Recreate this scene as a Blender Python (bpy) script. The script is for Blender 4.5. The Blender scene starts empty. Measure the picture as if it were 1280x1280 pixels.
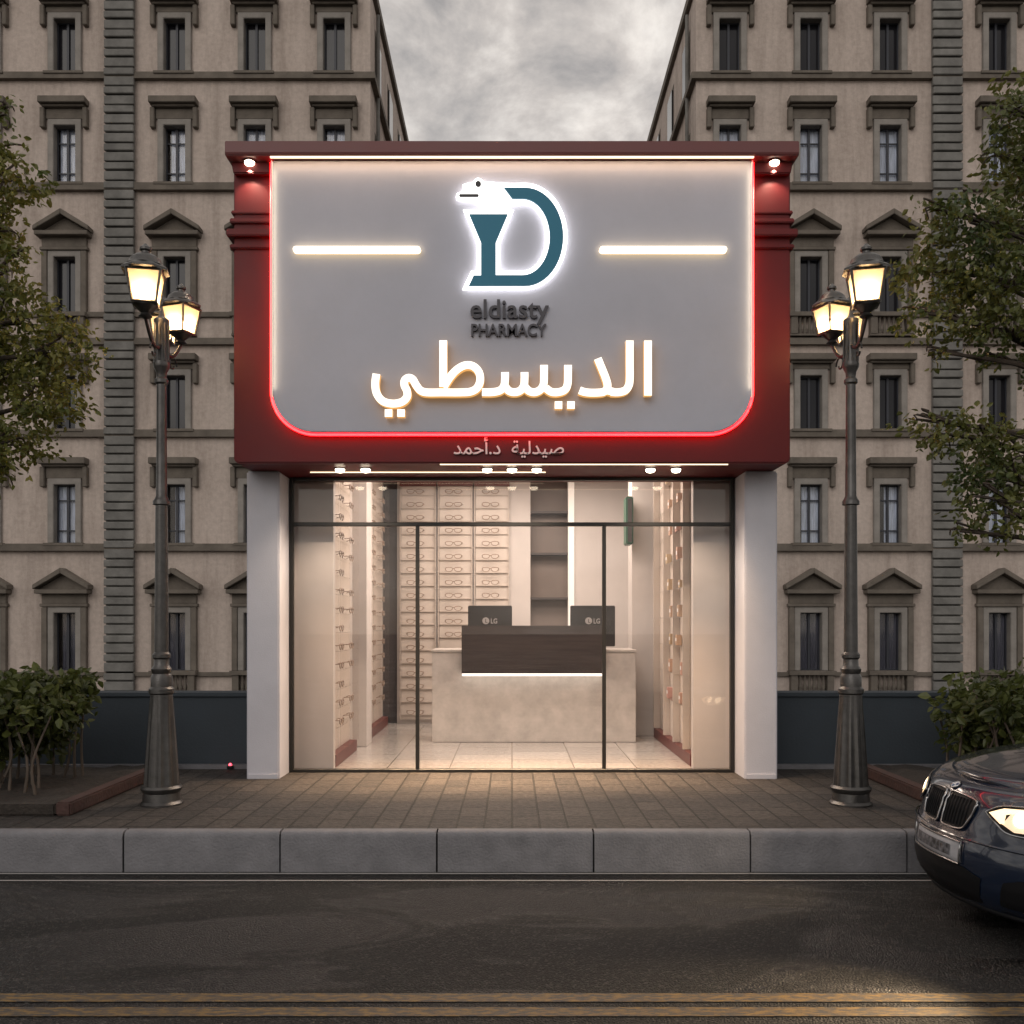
import bpy, bmesh, math, random
from mathutils import Vector, Matrix
R = math.radians
F, H = 1203.0, 1.384            # focal length in photo pixels, eye height above the pavement
sc = bpy.context.scene
col = sc.collection
ROAD = -0.266
def X(px, Y): return (px - 640.0) * Y / F
def Z(py, Y): return H - (py - 780.0) * Y / F

# ------------------------------------------------------------------ helpers
def off_of(parent):
    v = Vector((0, 0, 0))
    while parent is not None:
        v += parent.location; parent = parent.parent
    return v

def tag(o, label=None, cat=None, group=None, kind=None):
    if label: o['label'] = label
    if cat: o['category'] = cat
    if group: o['group'] = group
    if kind: o['kind'] = kind
    return o

def empty(name, loc, label, cat, group=None, rz=0.0):
    o = bpy.data.objects.new(name, None); col.objects.link(o)
    o.location = loc; o.rotation_euler.z = rz; o.empty_display_size = 0.2
    return tag(o, label, cat, group)

class MB:
    def __init__(s): s.v = []; s.f = []; s.m = []; s.mi = 0
    def add(s, verts, faces, mi=None):
        n = len(s.v); s.v += [tuple(p) for p in verts]
        for f in faces:
            s.f.append([i + n for i in f]); s.m.append(s.mi if mi is None else mi)
        return s
    def box(s, x0, x1, y0, y1, z0, z1):
        return s.add([(x0,y0,z0),(x1,y0,z0),(x1,y1,z0),(x0,y1,z0),(x0,y0,z1),(x1,y0,z1),(x1,y1,z1),(x0,y1,z1)],
            [(0,3,2,1),(4,5,6,7),(0,1,5,4),(1,2,6,5),(2,3,7,6),(3,0,4,7)])
    def prism(s, poly, y0, y1):                      # poly in x,z; extruded from y0 (front) to y1
        n = len(poly)
        s.add([(p[0], y0, p[1]) for p in poly] + [(p[0], y1, p[1]) for p in poly],
              [list(range(n)), list(range(2*n-1, n-1, -1))])
        b = len(s.v) - 2*n
        for i in range(n):
            j = (i+1) % n
            s.f.append([b+i, b+n+i, b+n+j, b+j]); s.m.append(s.mi)
        return s
    def sweepx(s, prof, x0, x1):                     # prof in y,z; extruded along x
        n = len(prof)
        s.add([(x0, p[0], p[1]) for p in prof] + [(x1, p[0], p[1]) for p in prof],
              [list(range(n)), list(range(2*n-1, n-1, -1))])
        b = len(s.v) - 2*n
        for i in range(n):
            j = (i+1) % n
            s.f.append([b+i, b+n+i, b+n+j, b+j]); s.m.append(s.mi)
        return s
    def lathe(s, prof, cx=0, cy=0, n=20, a0=0.0):    # prof: list of (r, z)
        vs = []; fs = []
        for r, z in prof:
            for k in range(n):
                a = a0 + 2*math.pi*k/n
                vs.append((cx + r*math.cos(a), cy + r*math.sin(a), z))
        for i in range(len(prof)-1):
            for k in range(n):
                k2 = (k+1) % n
                fs.append((i*n+k, i*n+k2, (i+1)*n+k2, (i+1)*n+k))
        fs.append(list(range(n))[::-1]); fs.append([(len(prof)-1)*n+k for k in range(n)])
        return s.add(vs, fs)
    def tube(s, pts, rad, n=8):
        pts = [Vector(p) for p in pts]; vs = []; fs = []
        for i, p in enumerate(pts):
            d = (pts[min(i+1, len(pts)-1)] - pts[max(i-1, 0)]).normalized()
            up = Vector((0,0,1)) if abs(d.z) < 0.9 else Vector((0,1,0))
            a = d.cross(up).normalized(); b = d.cross(a).normalized()
            r = rad[i] if isinstance(rad, (list, tuple)) else rad
            for k in range(n):
                t = 2*math.pi*k/n
                vs.append(p + a*(r*math.cos(t)) + b*(r*math.sin(t)))
        for i in range(len(pts)-1):
            for k in range(n):
                k2 = (k+1) % n
                fs.append((i*n+k, i*n+k2, (i+1)*n+k2, (i+1)*n+k))
        fs.append(list(range(n))[::-1]); fs.append([(len(pts)-1)*n+k for k in range(n)])
        return s.add(vs, fs)
    def build(s, name, mats, parent=None, bevel=0.0, smooth=None, loc=None, segs=2, fix=True):
        me = bpy.data.meshes.new(name)
        o_ = off_of(parent) if loc is None else Vector(loc)
        me.from_pydata([(x-o_.x, y-o_.y, z-o_.z) for x, y, z in s.v], [], s.f)
        if not isinstance(mats, (list, tuple)): mats = [mats]
        for m in mats: me.materials.append(m)
        for p, mi in zip(me.polygons, s.m): p.material_index = mi
        if fix or bevel:
            bm = bmesh.new(); bm.from_mesh(me)
            if fix: bmesh.ops.recalc_face_normals(bm, faces=bm.faces)
            if bevel:
                es = [e for e in bm.edges if len(e.link_faces) == 2 and e.calc_face_angle(0) > 0.5]
                bmesh.ops.bevel(bm, geom=es, offset=bevel, segments=segs, affect='EDGES', clamp_overlap=True)
            bm.to_mesh(me); bm.free()
        if smooth:
            for p in me.polygons: p.use_smooth = True
            me.set_sharp_from_angle(angle=R(smooth))
        o = bpy.data.objects.new(name, me); col.objects.link(o); o.parent = parent
        if parent is None and loc is not None: o.location = loc
        return o

def copy_tree(o, parent=None):
    c = o.copy(); col.objects.link(c); c.parent = parent
    for ch in list(o.children): copy_tree(ch, c)
    return c

# ------------------------------------------------------------------ materials
def nt_of(name):
    m = bpy.data.materials.new(name); m.use_nodes = True
    t = m.node_tree; return m, t, t.nodes['Principled BSDF']

def mat(name, c, rough=0.6, metal=0.0, spec=0.5, var=0.0, scale=6.0, bump=0.0, bscale=60.0, c2=None, coat=0.0, detail=6.0, stretch=None):
    m, t, b = nt_of(name); N, L = t.nodes.new, t.links.new
    b.inputs['Base Color'].default_value = (*c, 1); b.inputs['Roughness'].default_value = rough
    b.inputs['Metallic'].default_value = metal; b.inputs['Specular IOR Level'].default_value = spec
    b.inputs['Coat Weight'].default_value = coat; b.inputs['Coat Roughness'].default_value = 0.05
    tc = N('ShaderNodeTexCoord'); src = tc.outputs['Object']
    if stretch:
        mp = N('ShaderNodeMapping'); mp.inputs['Scale'].default_value = stretch
        L(src, mp.inputs['Vector']); src = mp.outputs['Vector']
    if var or c2:
        n = N('ShaderNodeTexNoise'); n.inputs['Scale'].default_value = scale; n.inputs['Detail'].default_value = detail; n.inputs['Roughness'].default_value = 0.65
        L(src, n.inputs['Vector'])
        r = N('ShaderNodeValToRGB'); r.color_ramp.elements[0].position = 0.3; r.color_ramp.elements[1].position = 0.7
        lo = tuple(x*(1-var) for x in c); hi = c2 if c2 else tuple(min(1, x*(1+var)) for x in c)
        r.color_ramp.elements[0].color = (*lo, 1); r.color_ramp.elements[1].color = (*hi, 1)
        L(n.outputs['Fac'], r.inputs['Fac']); L(r.outputs['Color'], b.inputs['Base Color'])
        mr = N('ShaderNodeMapRange'); mr.inputs['To Min'].default_value = max(0.02, rough-0.12); mr.inputs['To Max'].default_value = min(1, rough+0.12)
        L(n.outputs['Fac'], mr.inputs['Value']); L(mr.outputs['Result'], b.inputs['Roughness'])
    if bump:
        n2 = N('ShaderNodeTexNoise'); n2.inputs['Scale'].default_value = bscale; n2.inputs['Detail'].default_value = 5
        L(src, n2.inputs['Vector'])
        bp = N('ShaderNodeBump'); bp.inputs['Strength'].default_value = bump; bp.inputs['Distance'].default_value = 0.02
        L(n2.outputs['Fac'], bp.inputs['Height']); L(bp.outputs['Normal'], b.inputs['Normal'])
    return m

def emit(name, c, s, base=(0.8, 0.8, 0.8)):
    m, t, b = nt_of(name)
    b.inputs['Base Color'].default_value = (*base, 1); b.inputs['Roughness'].default_value = 0.4
    b.inputs['Emission Color'].default_value = (*c, 1); b.inputs['Emission Strength'].default_value = s
    return m

def glass_mat(name, tint=(0.965, 0.95, 0.945), rough=0.0, ior=1.38, gain=1.0):
    m = bpy.data.materials.new(name); m.use_nodes = True; t = m.node_tree; t.nodes.clear()
    N, L = t.nodes.new, t.links.new
    o = N('ShaderNodeOutputMaterial'); tr = N('ShaderNodeBsdfTransparent'); gl = N('ShaderNodeBsdfGlossy'); fr = N('ShaderNodeFresnel'); mx = N('ShaderNodeMixShader')
    tr.inputs['Color'].default_value = (*tint, 1); gl.inputs['Roughness'].default_value = rough; fr.inputs['IOR'].default_value = ior
    gl.inputs['Color'].default_value = (gain, gain, gain, 1)
    ge = N('ShaderNodeNewGeometry'); mr = N('ShaderNodeMapRange'); mr.inputs['To Min'].default_value = ior; mr.inputs['To Max'].default_value = 1/ior
    L(ge.outputs['Backfacing'], mr.inputs['Value']); L(mr.outputs['Result'], fr.inputs['IOR'])   # both faces of the pane reflect like glass in air
    L(fr.outputs[0], mx.inputs[0]); L(tr.outputs[0], mx.inputs[1]); L(gl.outputs[0], mx.inputs[2]); L(mx.outputs[0], o.inputs['Surface'])
    return m

M = {}
def plaster_mat():
    m, t, b = nt_of('facade_plaster'); N, L = t.nodes.new, t.links.new
    tc = N('ShaderNodeTexCoord'); b.inputs['Roughness'].default_value = 0.92; b.inputs['Specular IOR Level'].default_value = 0.2
    def noise(sc_, det, st=(1, 1, 1)):
        mp = N('ShaderNodeMapping'); mp.inputs['Scale'].default_value = st; L(tc.outputs['Object'], mp.inputs['Vector'])
        n = N('ShaderNodeTexNoise'); n.inputs['Scale'].default_value = sc_; n.inputs['Detail'].default_value = det; n.inputs['Roughness'].default_value = 0.7; L(mp.outputs[0], n.inputs['Vector']); return n.outputs['Fac']
    def ramp(f, p0, c0, p1, c1):
        r = N('ShaderNodeValToRGB'); e = r.color_ramp.elements; e[0].position = p0; e[1].position = p1; e[0].color = (*c0, 1); e[1].color = (*c1, 1); L(f, r.inputs['Fac']); return r.outputs['Color']
    def mul(a, c):
        x = N('ShaderNodeMix'); x.data_type = 'RGBA'; x.blend_type = 'MULTIPLY'; x.inputs['Factor'].default_value = 1; L(a, x.inputs['A']); L(c, x.inputs['B']); return x.outputs['Result']
    c = ramp(noise(0.45, 8), 0.32, (0.47, 0.395, 0.35), 0.68, (0.56, 0.48, 0.43))
    c = mul(c, ramp(noise(1.0, 7, (1.6, 1.6, 0.16)), 0.33, (0.74, 0.73, 0.72), 0.55, (1, 1, 1)))      # rain streaks
    c = mul(c, ramp(noise(7.0, 6), 0.36, (0.87, 0.865, 0.86), 0.62, (1.04, 1.04, 1.04)))                  # blotchy render
    L(c, b.inputs['Base Color'])
    bp = N('ShaderNodeBump'); bp.inputs['Strength'].default_value = 0.5; bp.inputs['Distance'].default_value = 0.03; L(noise(9, 6), bp.inputs['Height']); L(bp.outputs['Normal'], b.inputs['Normal'])
    return m
M['plaster'] = plaster_mat()
M['trim'] = mat('facade_stone_trim', (0.15, 0.13, 0.11), 0.85, spec=0.2, var=0.25, scale=2.0, bump=0.4, bscale=10)
M['surround'] = mat('window_surround_stone', (0.265, 0.245, 0.225), 0.85, spec=0.2, var=0.2, scale=2.5, bump=0.3, bscale=12)
M['quoin'] = mat('grey_green_rustication', (0.185, 0.18, 0.17), 0.85, spec=0.2, var=0.3, scale=1.5, bump=0.5, bscale=9)
M['dkpane'] = mat('dark_window_glass', (0.014, 0.014, 0.018), 0.12, spec=0.35)
M['winframe'] = mat('blue_black_window_frame', (0.03, 0.033, 0.045), 0.5)
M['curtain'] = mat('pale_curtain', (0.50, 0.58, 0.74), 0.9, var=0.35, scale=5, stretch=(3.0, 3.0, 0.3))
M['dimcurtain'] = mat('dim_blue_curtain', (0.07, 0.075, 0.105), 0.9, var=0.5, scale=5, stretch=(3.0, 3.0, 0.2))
M['darkwall'] = mat('dark_blue_grey_render', (0.033, 0.043, 0.054), 0.8, var=0.15, scale=1.2, bump=0.15, bscale=40)
M['red'] = mat('deep_red_cladding', (0.115, 0.012, 0.014), 0.5, spec=0.25, var=0.08, scale=2.0)
M['panel'] = mat('pale_grey_sign_panel', (0.45, 0.46, 0.53), 0.55, spec=0.3, var=0.06, scale=1.3, bump=0.05, bscale=14)
M['white'] = mat('white_painted_render', (0.54, 0.535, 0.585), 0.7, spec=0.3, var=0.06, scale=2.0, bump=0.1, bscale=80)
M['inwall'] = mat('warm_interior_wall', (0.54, 0.505, 0.485), 0.6, spec=0.3, var=0.05, scale=2.5)
M['cab'] = mat('cream_cabinet', (0.56, 0.50, 0.45), 0.4, var=0.04, scale=4)
M['capboard'] = mat('cream_cabinet_edge', (0.48, 0.42, 0.37), 0.45)
M['maroon'] = mat('maroon_trim', (0.11, 0.025, 0.022), 0.4)
M['taupe'] = mat('taupe_niche', (0.16, 0.13, 0.115), 0.6, var=0.1, scale=3)
M['dark'] = mat('dark_recess', (0.05, 0.042, 0.042), 0.6)
M['blackmetal'] = mat('black_window_metal', (0.008, 0.007, 0.006), 0.4)
M['glass'] = glass_mat('shopfront_glass')
M['shelfglass'] = glass_mat('shelf_glass', (0.975, 0.965, 0.955), 0.05)
M['wood'] = mat('dark_walnut_board', (0.045, 0.034, 0.031), 0.4, var=0.3, scale=5, stretch=(0.4, 3, 6))
M['counter'] = mat('pale_stone_counter', (0.50, 0.465, 0.435), 0.4, var=0.16, scale=6, detail=10)
M['monitor'] = mat('charcoal_plastic', (0.022, 0.02, 0.02), 0.45)
M['logo_grey'] = mat('pale_logo_print', (0.35, 0.33, 0.32), 0.5)
M['green'] = mat('dark_green_sign', (0.03, 0.09, 0.06), 0.4)
M['frameglass'] = mat('eyeglass_frame', (0.27, 0.20, 0.155), 0.35)
M['teal'] = mat('teal_logo_face', (0.028, 0.19, 0.30), 0.4, spec=0.3)
M['black'] = mat('black_letter', (0.03, 0.027, 0.033), 0.5)
M['greyletter'] = mat('dark_grey_letter', (0.055, 0.052, 0.065), 0.5)
M['pinkletter'] = mat('pale_pink_letter', (0.85, 0.74, 0.72), 0.5)
M['white_lit'] = emit('white_lit_acrylic', (1.0, 0.97, 0.94), 1.9)
M['halo'] = emit('halo_led', (1.0, 0.93, 0.88), 3.0)
M['letter_lit'] = emit('warm_lit_letter_face', (1.0, 0.90, 0.74), 1.3)
M['letter_side'] = emit('warm_letter_return', (1.0, 0.52, 0.16), 0.7, (0.4, 0.25, 0.1))
M['bar'] = emit('warm_light_bar', (1.0, 0.74, 0.40), 3.0)
M['barface'] = emit('light_bar_face', (1.0, 0.88, 0.66), 1.25)
M['strip'] = emit('warm_led_strip', (1.0, 0.78, 0.50), 2.0)
M['topstrip'] = emit('warm_cornice_strip', (1.0, 0.76, 0.46), 1.7)
M['soft_strip'] = emit('soft_warm_edge_strip', (1.0, 0.78, 0.52), 0.55)
M['redled'] = emit('red_led_tube', (1.0, 0.0015, 0.006), 9.0)
M['spot'] = emit('spotlight_lens', (1.0, 0.84, 0.62), 12.0)
M['whiteled'] = emit('white_counter_led', (1.0, 0.93, 0.82), 2.2)
M['bulb'] = emit('lantern_bulb', (1.0, 0.66, 0.34), 95.0)
M['iron'] = mat('dark_cast_iron', (0.085, 0.082, 0.080), 0.36, metal=0.8, spec=0.5, var=0.25, scale=12, bump=0.12, bscale=90)
M['leafL'] = mat('autumn_green_leaf', (0.085, 0.145, 0.034), 0.45, spec=0.45, var=0.45, scale=2.2, c2=(0.25, 0.225, 0.05))
M['leafR'] = mat('deep_green_leaf', (0.060, 0.120, 0.036), 0.45, spec=0.45, var=0.45, scale=2.2, c2=(0.19, 0.185, 0.048))
M['shrubleaf'] = mat('shrub_leaf', (0.055, 0.080, 0.022), 0.42, spec=0.45, var=0.6, scale=4.0, c2=(0.13, 0.15, 0.04))
M['bark'] = mat('bark', (0.06, 0.045, 0.035), 0.9, var=0.4, scale=9, bump=0.6, bscale=30)
M['stem'] = mat('shrub_stem', (0.085, 0.065, 0.05), 0.8, var=0.3, scale=9)
M['soil'] = mat('dark_soil', (0.028, 0.022, 0.018), 0.95, var=0.5, scale=18, bump=1.0, bscale=30)
M['edging'] = mat('red_brown_brick_edging', (0.050, 0.024, 0.020), 0.8, var=0.35, scale=9, bump=0.4, bscale=40)
M['kerb'] = mat('granite_kerb', (0.165, 0.163, 0.175), 0.75, spec=0.3, var=0.22, scale=5.0, bump=0.4, bscale=60, detail=10)
M['joint'] = mat('kerb_joint', (0.03, 0.03, 0.03), 0.9)
M['carpaint'] = mat('midnight_blue_paint', (0.004, 0.010, 0.026), 0.22, metal=0.0, spec=0.5, coat=0.9)
M['chrome'] = mat('chrome', (0.38, 0.38, 0.39), 0.2, metal=1.0)
M['blackplastic'] = mat('black_plastic', (0.006, 0.006, 0.007), 0.5, spec=0.2)
M['tyre'] = mat('tyre_rubber', (0.015, 0.015, 0.015), 0.85)
M['platewhite'] = mat('plate_face', (0.34, 0.34, 0.36), 0.5, var=0.1, scale=30)
M['headlamp'] = emit('lit_headlamp', (1.0, 0.80, 0.50), 5.0)
M['drl'] = emit('daytime_running_light', (1.0, 0.66, 0.30), 1.6)
M['headglow'] = emit('headlamp_reflector', (1.0, 0.58, 0.22), 0.75)
M['redlamp'] = emit('red_indicator', (1.0, 0.03, 0.08), 3.0)
M['emblem_blue'] = mat('emblem_blue', (0.02, 0.06, 0.16), 0.3)
M['emblem_white'] = mat('emblem_white', (0.7, 0.7, 0.7), 0.3)

def leafy(m):                                            # leaves let some light through
    t = m.node_tree; N, L = t.nodes.new, t.links.new; b = t.nodes['Principled BSDF']; out = t.nodes['Material Output']
    tl = N('ShaderNodeBsdfTranslucent'); mx = N('ShaderNodeMixShader'); mx.inputs[0].default_value = 0.35
    L(b.inputs['Base Color'].links[0].from_socket, tl.inputs['Color']); L(b.outputs[0], mx.inputs[1]); L(tl.outputs[0], mx.inputs[2]); L(mx.outputs[0], out.inputs['Surface'])
for k_ in ('leafL', 'leafR', 'shrubleaf'): leafy(M[k_])
def frost_mat():
    m = bpy.data.materials.new('lantern_frosted_glass'); m.use_nodes = True; t = m.node_tree; t.nodes.clear()
    N, L = t.nodes.new, t.links.new
    o = N('ShaderNodeOutputMaterial'); tl = N('ShaderNodeBsdfTranslucent'); tr = N('ShaderNodeBsdfTransparent'); mx = N('ShaderNodeMixShader')
    tl.inputs['Color'].default_value = (1.0, 0.88, 0.70, 1); tr.inputs['Color'].default_value = (1.0, 0.92, 0.8, 1); mx.inputs[0].default_value = 0.4
    L(tl.outputs[0], mx.inputs[1]); L(tr.outputs[0], mx.inputs[2]); L(mx.outputs[0], o.inputs['Surface'])
    return m
M['frost'] = frost_mat()

def asphalt():
    m, t, b = nt_of('worn_asphalt'); N, L = t.nodes.new, t.links.new
    tc = N('ShaderNodeTexCoord')
    n1 = N('ShaderNodeTexNoise'); n1.inputs['Scale'].default_value = 0.9; n1.inputs['Detail'].default_value = 8; n1.inputs['Distortion'].default_value = 0.6
    n2 = N('ShaderNodeTexNoise'); n2.inputs['Scale'].default_value = 110; n2.inputs['Detail'].default_value = 3
    v = N('ShaderNodeTexVoronoi'); v.inputs['Scale'].default_value = 95
    for n in (n1, n2, v): L(tc.outputs['Object'], n.inputs['Vector'])
    r = N('ShaderNodeValToRGB'); e = r.color_ramp.elements
    e[0].position = 0.35; e[0].color = (0.009, 0.0088, 0.009, 1); e[1].position = 0.68; e[1].color = (0.020, 0.0192, 0.0188, 1)
    L(n1.outputs['Fac'], r.inputs['Fac'])
    sp = N('ShaderNodeValToRGB'); sp.color_ramp.elements[0].position = 0.0; sp.color_ramp.elements[0].color = (2.3, 2.2, 2.1, 1); sp.color_ramp.elements[1].position = 0.6; sp.color_ramp.elements[1].color = (0.6, 0.6, 0.6, 1)
    L(v.outputs['Distance'], sp.inputs['Fac'])
    mu = N('ShaderNodeMix'); mu.data_type = 'RGBA'; mu.blend_type = 'MULTIPLY'; mu.inputs['Factor'].default_value = 1
    L(r.outputs['Color'], mu.inputs['A']); L(sp.outputs['Color'], mu.inputs['B']); L(mu.outputs['Result'], b.inputs['Base Color'])
    n3 = N('ShaderNodeTexNoise'); n3.inputs['Scale'].default_value = 0.75; n3.inputs['Detail'].default_value = 7; n3.inputs['Distortion'].default_value = 1.6
    mp3 = N('ShaderNodeMapping'); mp3.inputs['Scale'].default_value = (0.7, 1.6, 1); L(tc.outputs['Object'], mp3.inputs['Vector']); L(mp3.outputs[0], n3.inputs['Vector'])
    wet = N('ShaderNodeMapRange'); wet.inputs['From Min'].default_value = 0.47; wet.inputs['From Max'].default_value = 0.56; L(n3.outputs['Fac'], wet.inputs['Value'])     # 0 dry, 1 damp
    rg = N('ShaderNodeMapRange'); rg.inputs['To Min'].default_value = 0.72; rg.inputs['To Max'].default_value = 0.30; L(wet.outputs[0], rg.inputs['Value']); L(rg.outputs[0], b.inputs['Roughness'])
    dk = N('ShaderNodeMix'); dk.data_type = 'RGBA'; dk.blend_type = 'MULTIPLY'; L(wet.outputs[0], dk.inputs['Factor']); L(mu.outputs['Result'], dk.inputs['A']); dk.inputs['B'].default_value = (0.6, 0.58, 0.56, 1)
    # pale stone chips in the binder, their lightness also painting in the road's sparkle
    vc = N('ShaderNodeSeparateColor'); L(v.outputs['Color'], vc.inputs[0])
    ch = N('ShaderNodeMapRange'); ch.inputs['From Min'].default_value = 0.82; ch.inputs['From Max'].default_value = 0.90; L(vc.outputs[0], ch.inputs['Value'])
    cm = N('ShaderNodeMix'); cm.data_type = 'RGBA'; L(ch.outputs[0], cm.inputs['Factor']); L(dk.outputs['Result'], cm.inputs['A']); cm.inputs['B'].default_value = (0.055, 0.051, 0.047, 1); L(cm.outputs['Result'], b.inputs['Base Color'])
    bp = N('ShaderNodeBump'); bp.inputs['Distance'].default_value = 0.02
    bs = N('ShaderNodeMapRange'); bs.inputs['To Min'].default_value = 1.0; bs.inputs['To Max'].default_value = 0.55; L(wet.outputs[0], bs.inputs['Value']); L(bs.outputs[0], bp.inputs['Strength'])
    ad = N('ShaderNodeMath'); ad.operation = 'SUBTRACT'; L(n2.outputs['Fac'], ad.inputs[0]); L(v.outputs['Distance'], ad.inputs[1])
    L(ad.outputs[0], bp.inputs['Height']); L(bp.outputs['Normal'], b.inputs['Normal'])
    b.inputs['Specular IOR Level'].default_value = 0.34
    return m
M['asphalt'] = asphalt()

def bricks(name, c1, c2, cm, w, h, mortar, rough, rot=True, bump=0.6, spec=0.35, noise=0.35):
    m, t, b = nt_of(name); N, L = t.nodes.new, t.links.new
    tc = N('ShaderNodeTexCoord'); mp = N('ShaderNodeMapping')
    if rot: mp.inputs['Rotation'].default_value = (0, 0, R(90))
    L(tc.outputs['Object'], mp.inputs['Vector'])
    br = N('ShaderNodeTexBrick'); br.inputs['Scale'].default_value = 1.0; br.inputs['Brick Width'].default_value = w; br.inputs['Row Height'].default_value = h
    br.inputs['Mortar Size'].default_value = mortar; br.inputs['Mortar Smooth'].default_value = 0.3; br.inputs['Color1'].default_value = (*c1, 1); br.inputs['Color2'].default_value = (*c2, 1); br.inputs['Mortar'].default_value = (*cm, 1); br.offset = 0.37
    L(mp.outputs[0], br.inputs['Vector'])
    n = N('ShaderNodeTexNoise'); n.inputs['Scale'].default_value = 22; n.inputs['Detail'].default_value = 8; n.inputs['Roughness'].default_value = 0.7
    L(tc.outputs['Object'], n.inputs['Vector'])
    r = N('ShaderNodeValToRGB'); r.color_ramp.elements[0].color = (1-noise,)*3 + (1,); r.color_ramp.elements[1].color = (1+noise,)*3 + (1,); r.color_ramp.elements[0].position = 0.3; r.color_ramp.elements[1].position = 0.7
    L(n.outputs['Fac'], r.inputs['Fac'])
    mu = N('ShaderNodeMix'); mu.data_type = 'RGBA'; mu.blend_type = 'MULTIPLY'; mu.inputs['Factor'].default_value = 1
    L(br.outputs['Color'], mu.inputs['A']); L(r.outputs['Color'], mu.inputs['B']); L(mu.outputs['Result'], b.inputs['Base Color'])
    bp = N('ShaderNodeBump'); bp.inputs['Strength'].default_value = bump; bp.inputs['Distance'].default_value = 0.015
    ad = N('ShaderNodeMath'); ad.operation = 'MULTIPLY_ADD'; ad.inputs[1].default_value = -1.2; L(br.outputs['Fac'], ad.inputs[0]); L(n.outputs['Fac'], ad.inputs[2])
    L(ad.outputs[0], bp.inputs['Height']); L(bp.outputs['Normal'], b.inputs['Normal'])
    b.inputs['Roughness'].default_value = rough; b.inputs['Specular IOR Level'].default_value = spec
    return m
M['pavers'] = bricks('brown_pavers', (0.052, 0.044, 0.039), (0.028, 0.0245, 0.023), (0.014, 0.012, 0.010), 0.34, 0.19, 0.008, 0.7, bump=1.3, noise=0.7)
M['floor'] = bricks('glossy_shop_tiles', (0.52, 0.49, 0.455), (0.40, 0.375, 0.35), (0.22, 0.20, 0.18), 0.6, 0.6, 0.008, 0.10, bump=0.10, spec=0.8, noise=0.3)

def paint(name, c, worn=0.5):
    m, t, b = nt_of(name); N, L = t.nodes.new, t.links.new
    tc = N('ShaderNodeTexCoord'); n = N('ShaderNodeTexNoise'); n.inputs['Scale'].default_value = 26; n.inputs['Detail'].default_value = 10; n.inputs['Roughness'].default_value = 0.75
    mp = N('ShaderNodeMapping'); mp.inputs['Scale'].default_value = (0.6, 2.0, 1); L(tc.outputs['Object'], mp.inputs['Vector']); L(mp.outputs[0], n.inputs['Vector'])
    r = N('ShaderNodeValToRGB'); r.color_ramp.elements[0].position = worn-0.07; r.color_ramp.elements[1].position = worn+0.04
    r.color_ramp.elements[0].color = (0.05, 0.045, 0.04, 1); r.color_ramp.elements[1].color = (*c, 1)
    L(n.outputs['Fac'], r.inputs['Fac']); L(r.outputs['Color'], b.inputs['Base Color']); b.inputs['Roughness'].default_value = 0.6
    bp = N('ShaderNodeBump'); bp.inputs['Strength'].default_value = 0.4; bp.inputs['Distance'].default_value = 0.01; L(n.outputs['Fac'], bp.inputs['Height']); L(bp.outputs['Normal'], b.inputs['Normal'])
    return m
M['yellow'] = paint('worn_yellow_paint', (0.19, 0.115, 0.035), 0.53)
M['whiteline'] = paint('worn_white_paint', (0.30, 0.29, 0.285), 0.38)

# ------------------------------------------------------------------ setting
def struct(name, mb, m, **k): return tag(mb.build(name, m, **k), kind='structure')
g = MB(); g.add([(-400,-200,-0.95),(400,-200,-0.95),(400,900,-0.95),(-400,900,-0.95)], [(0,1,2,3)]); struct('ground', g, mat('rear_ground', (0.06,0.058,0.056), 0.9, var=0.2, scale=0.5))
g = MB(); g.add([(-60,-40,ROAD),(60,-40,ROAD),(60,6.5,ROAD),(-60,6.5,ROAD)], [(0,1,2,3)]); struct('road', g, M['asphalt'])
g = MB().box(-60, 60, 6.497, 9.18, -0.96, 0.0); struct('pavement', g, M['pavers'])
# kerb: dressed stones a little over a metre long with open joints
g = MB(); pitch = 1.043; x0 = X(546, 6.4)
for k in range(-16, 17):
    a, b = x0 + k*pitch + 0.006, x0 + (k+1)*pitch - 0.006
    dy = random.Random(k).uniform(-0.004, 0.004)
    pr = [(6.40+dy, -0.30), (6.40+dy, -0.040), (6.404+dy, -0.018), (6.414+dy, -0.004), (6.43+dy, 0.002), (6.495, 0.004), (6.495, -0.30)]
    g.sweepx(pr, a, b)
struct('kerb', g, M['kerb'], smooth=40)
g = MB().box(-16, 17, 6.43, 6.49, -0.5, -0.02); struct('kerb_joint_bed', g, M['joint'])
for nm, ya, yb, m in (('road_marking', 6.335, 6.365, M['whiteline']), ('road_marking', 6.165, 6.19, M['whiteline']),
                      ('road_marking', 4.195, 4.29, M['yellow']), ('road_marking', 4.04, 4.135, M['yellow'])):
    g = MB().add([(-60,ya,ROAD+.004),(60,ya,ROAD+.004),(60,yb,ROAD+.004),(-60,yb,ROAD+.004)], [(0,1,2,3)]); struct(nm, g, m)

# low dark walls either side of the shop
for s, side in ((-1, 'left'), (1, 'right')):
    r = empty('boundary_wall', (s*6, 9.3, 0), 'low dark blue-grey wall running %s from the pharmacy pillar behind the shrub' % side, 'wall', 'low dark walls')
    a, b = sorted((s*2.39, s*14))
    MB().box(a, b, 9.3, 9.55, -0.94, 0.68).build('wall_face', M['darkwall'], r)
    MB().box(a, b, 9.27, 9.58, 0.682, 0.722).build('coping', M['darkwall'], r, bevel=0.008)
    MB().box(a, b, 9.185, 9.298, -0.3, 0.035).build('base_strip', M['kerb'], r, bevel=0.01)

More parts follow.
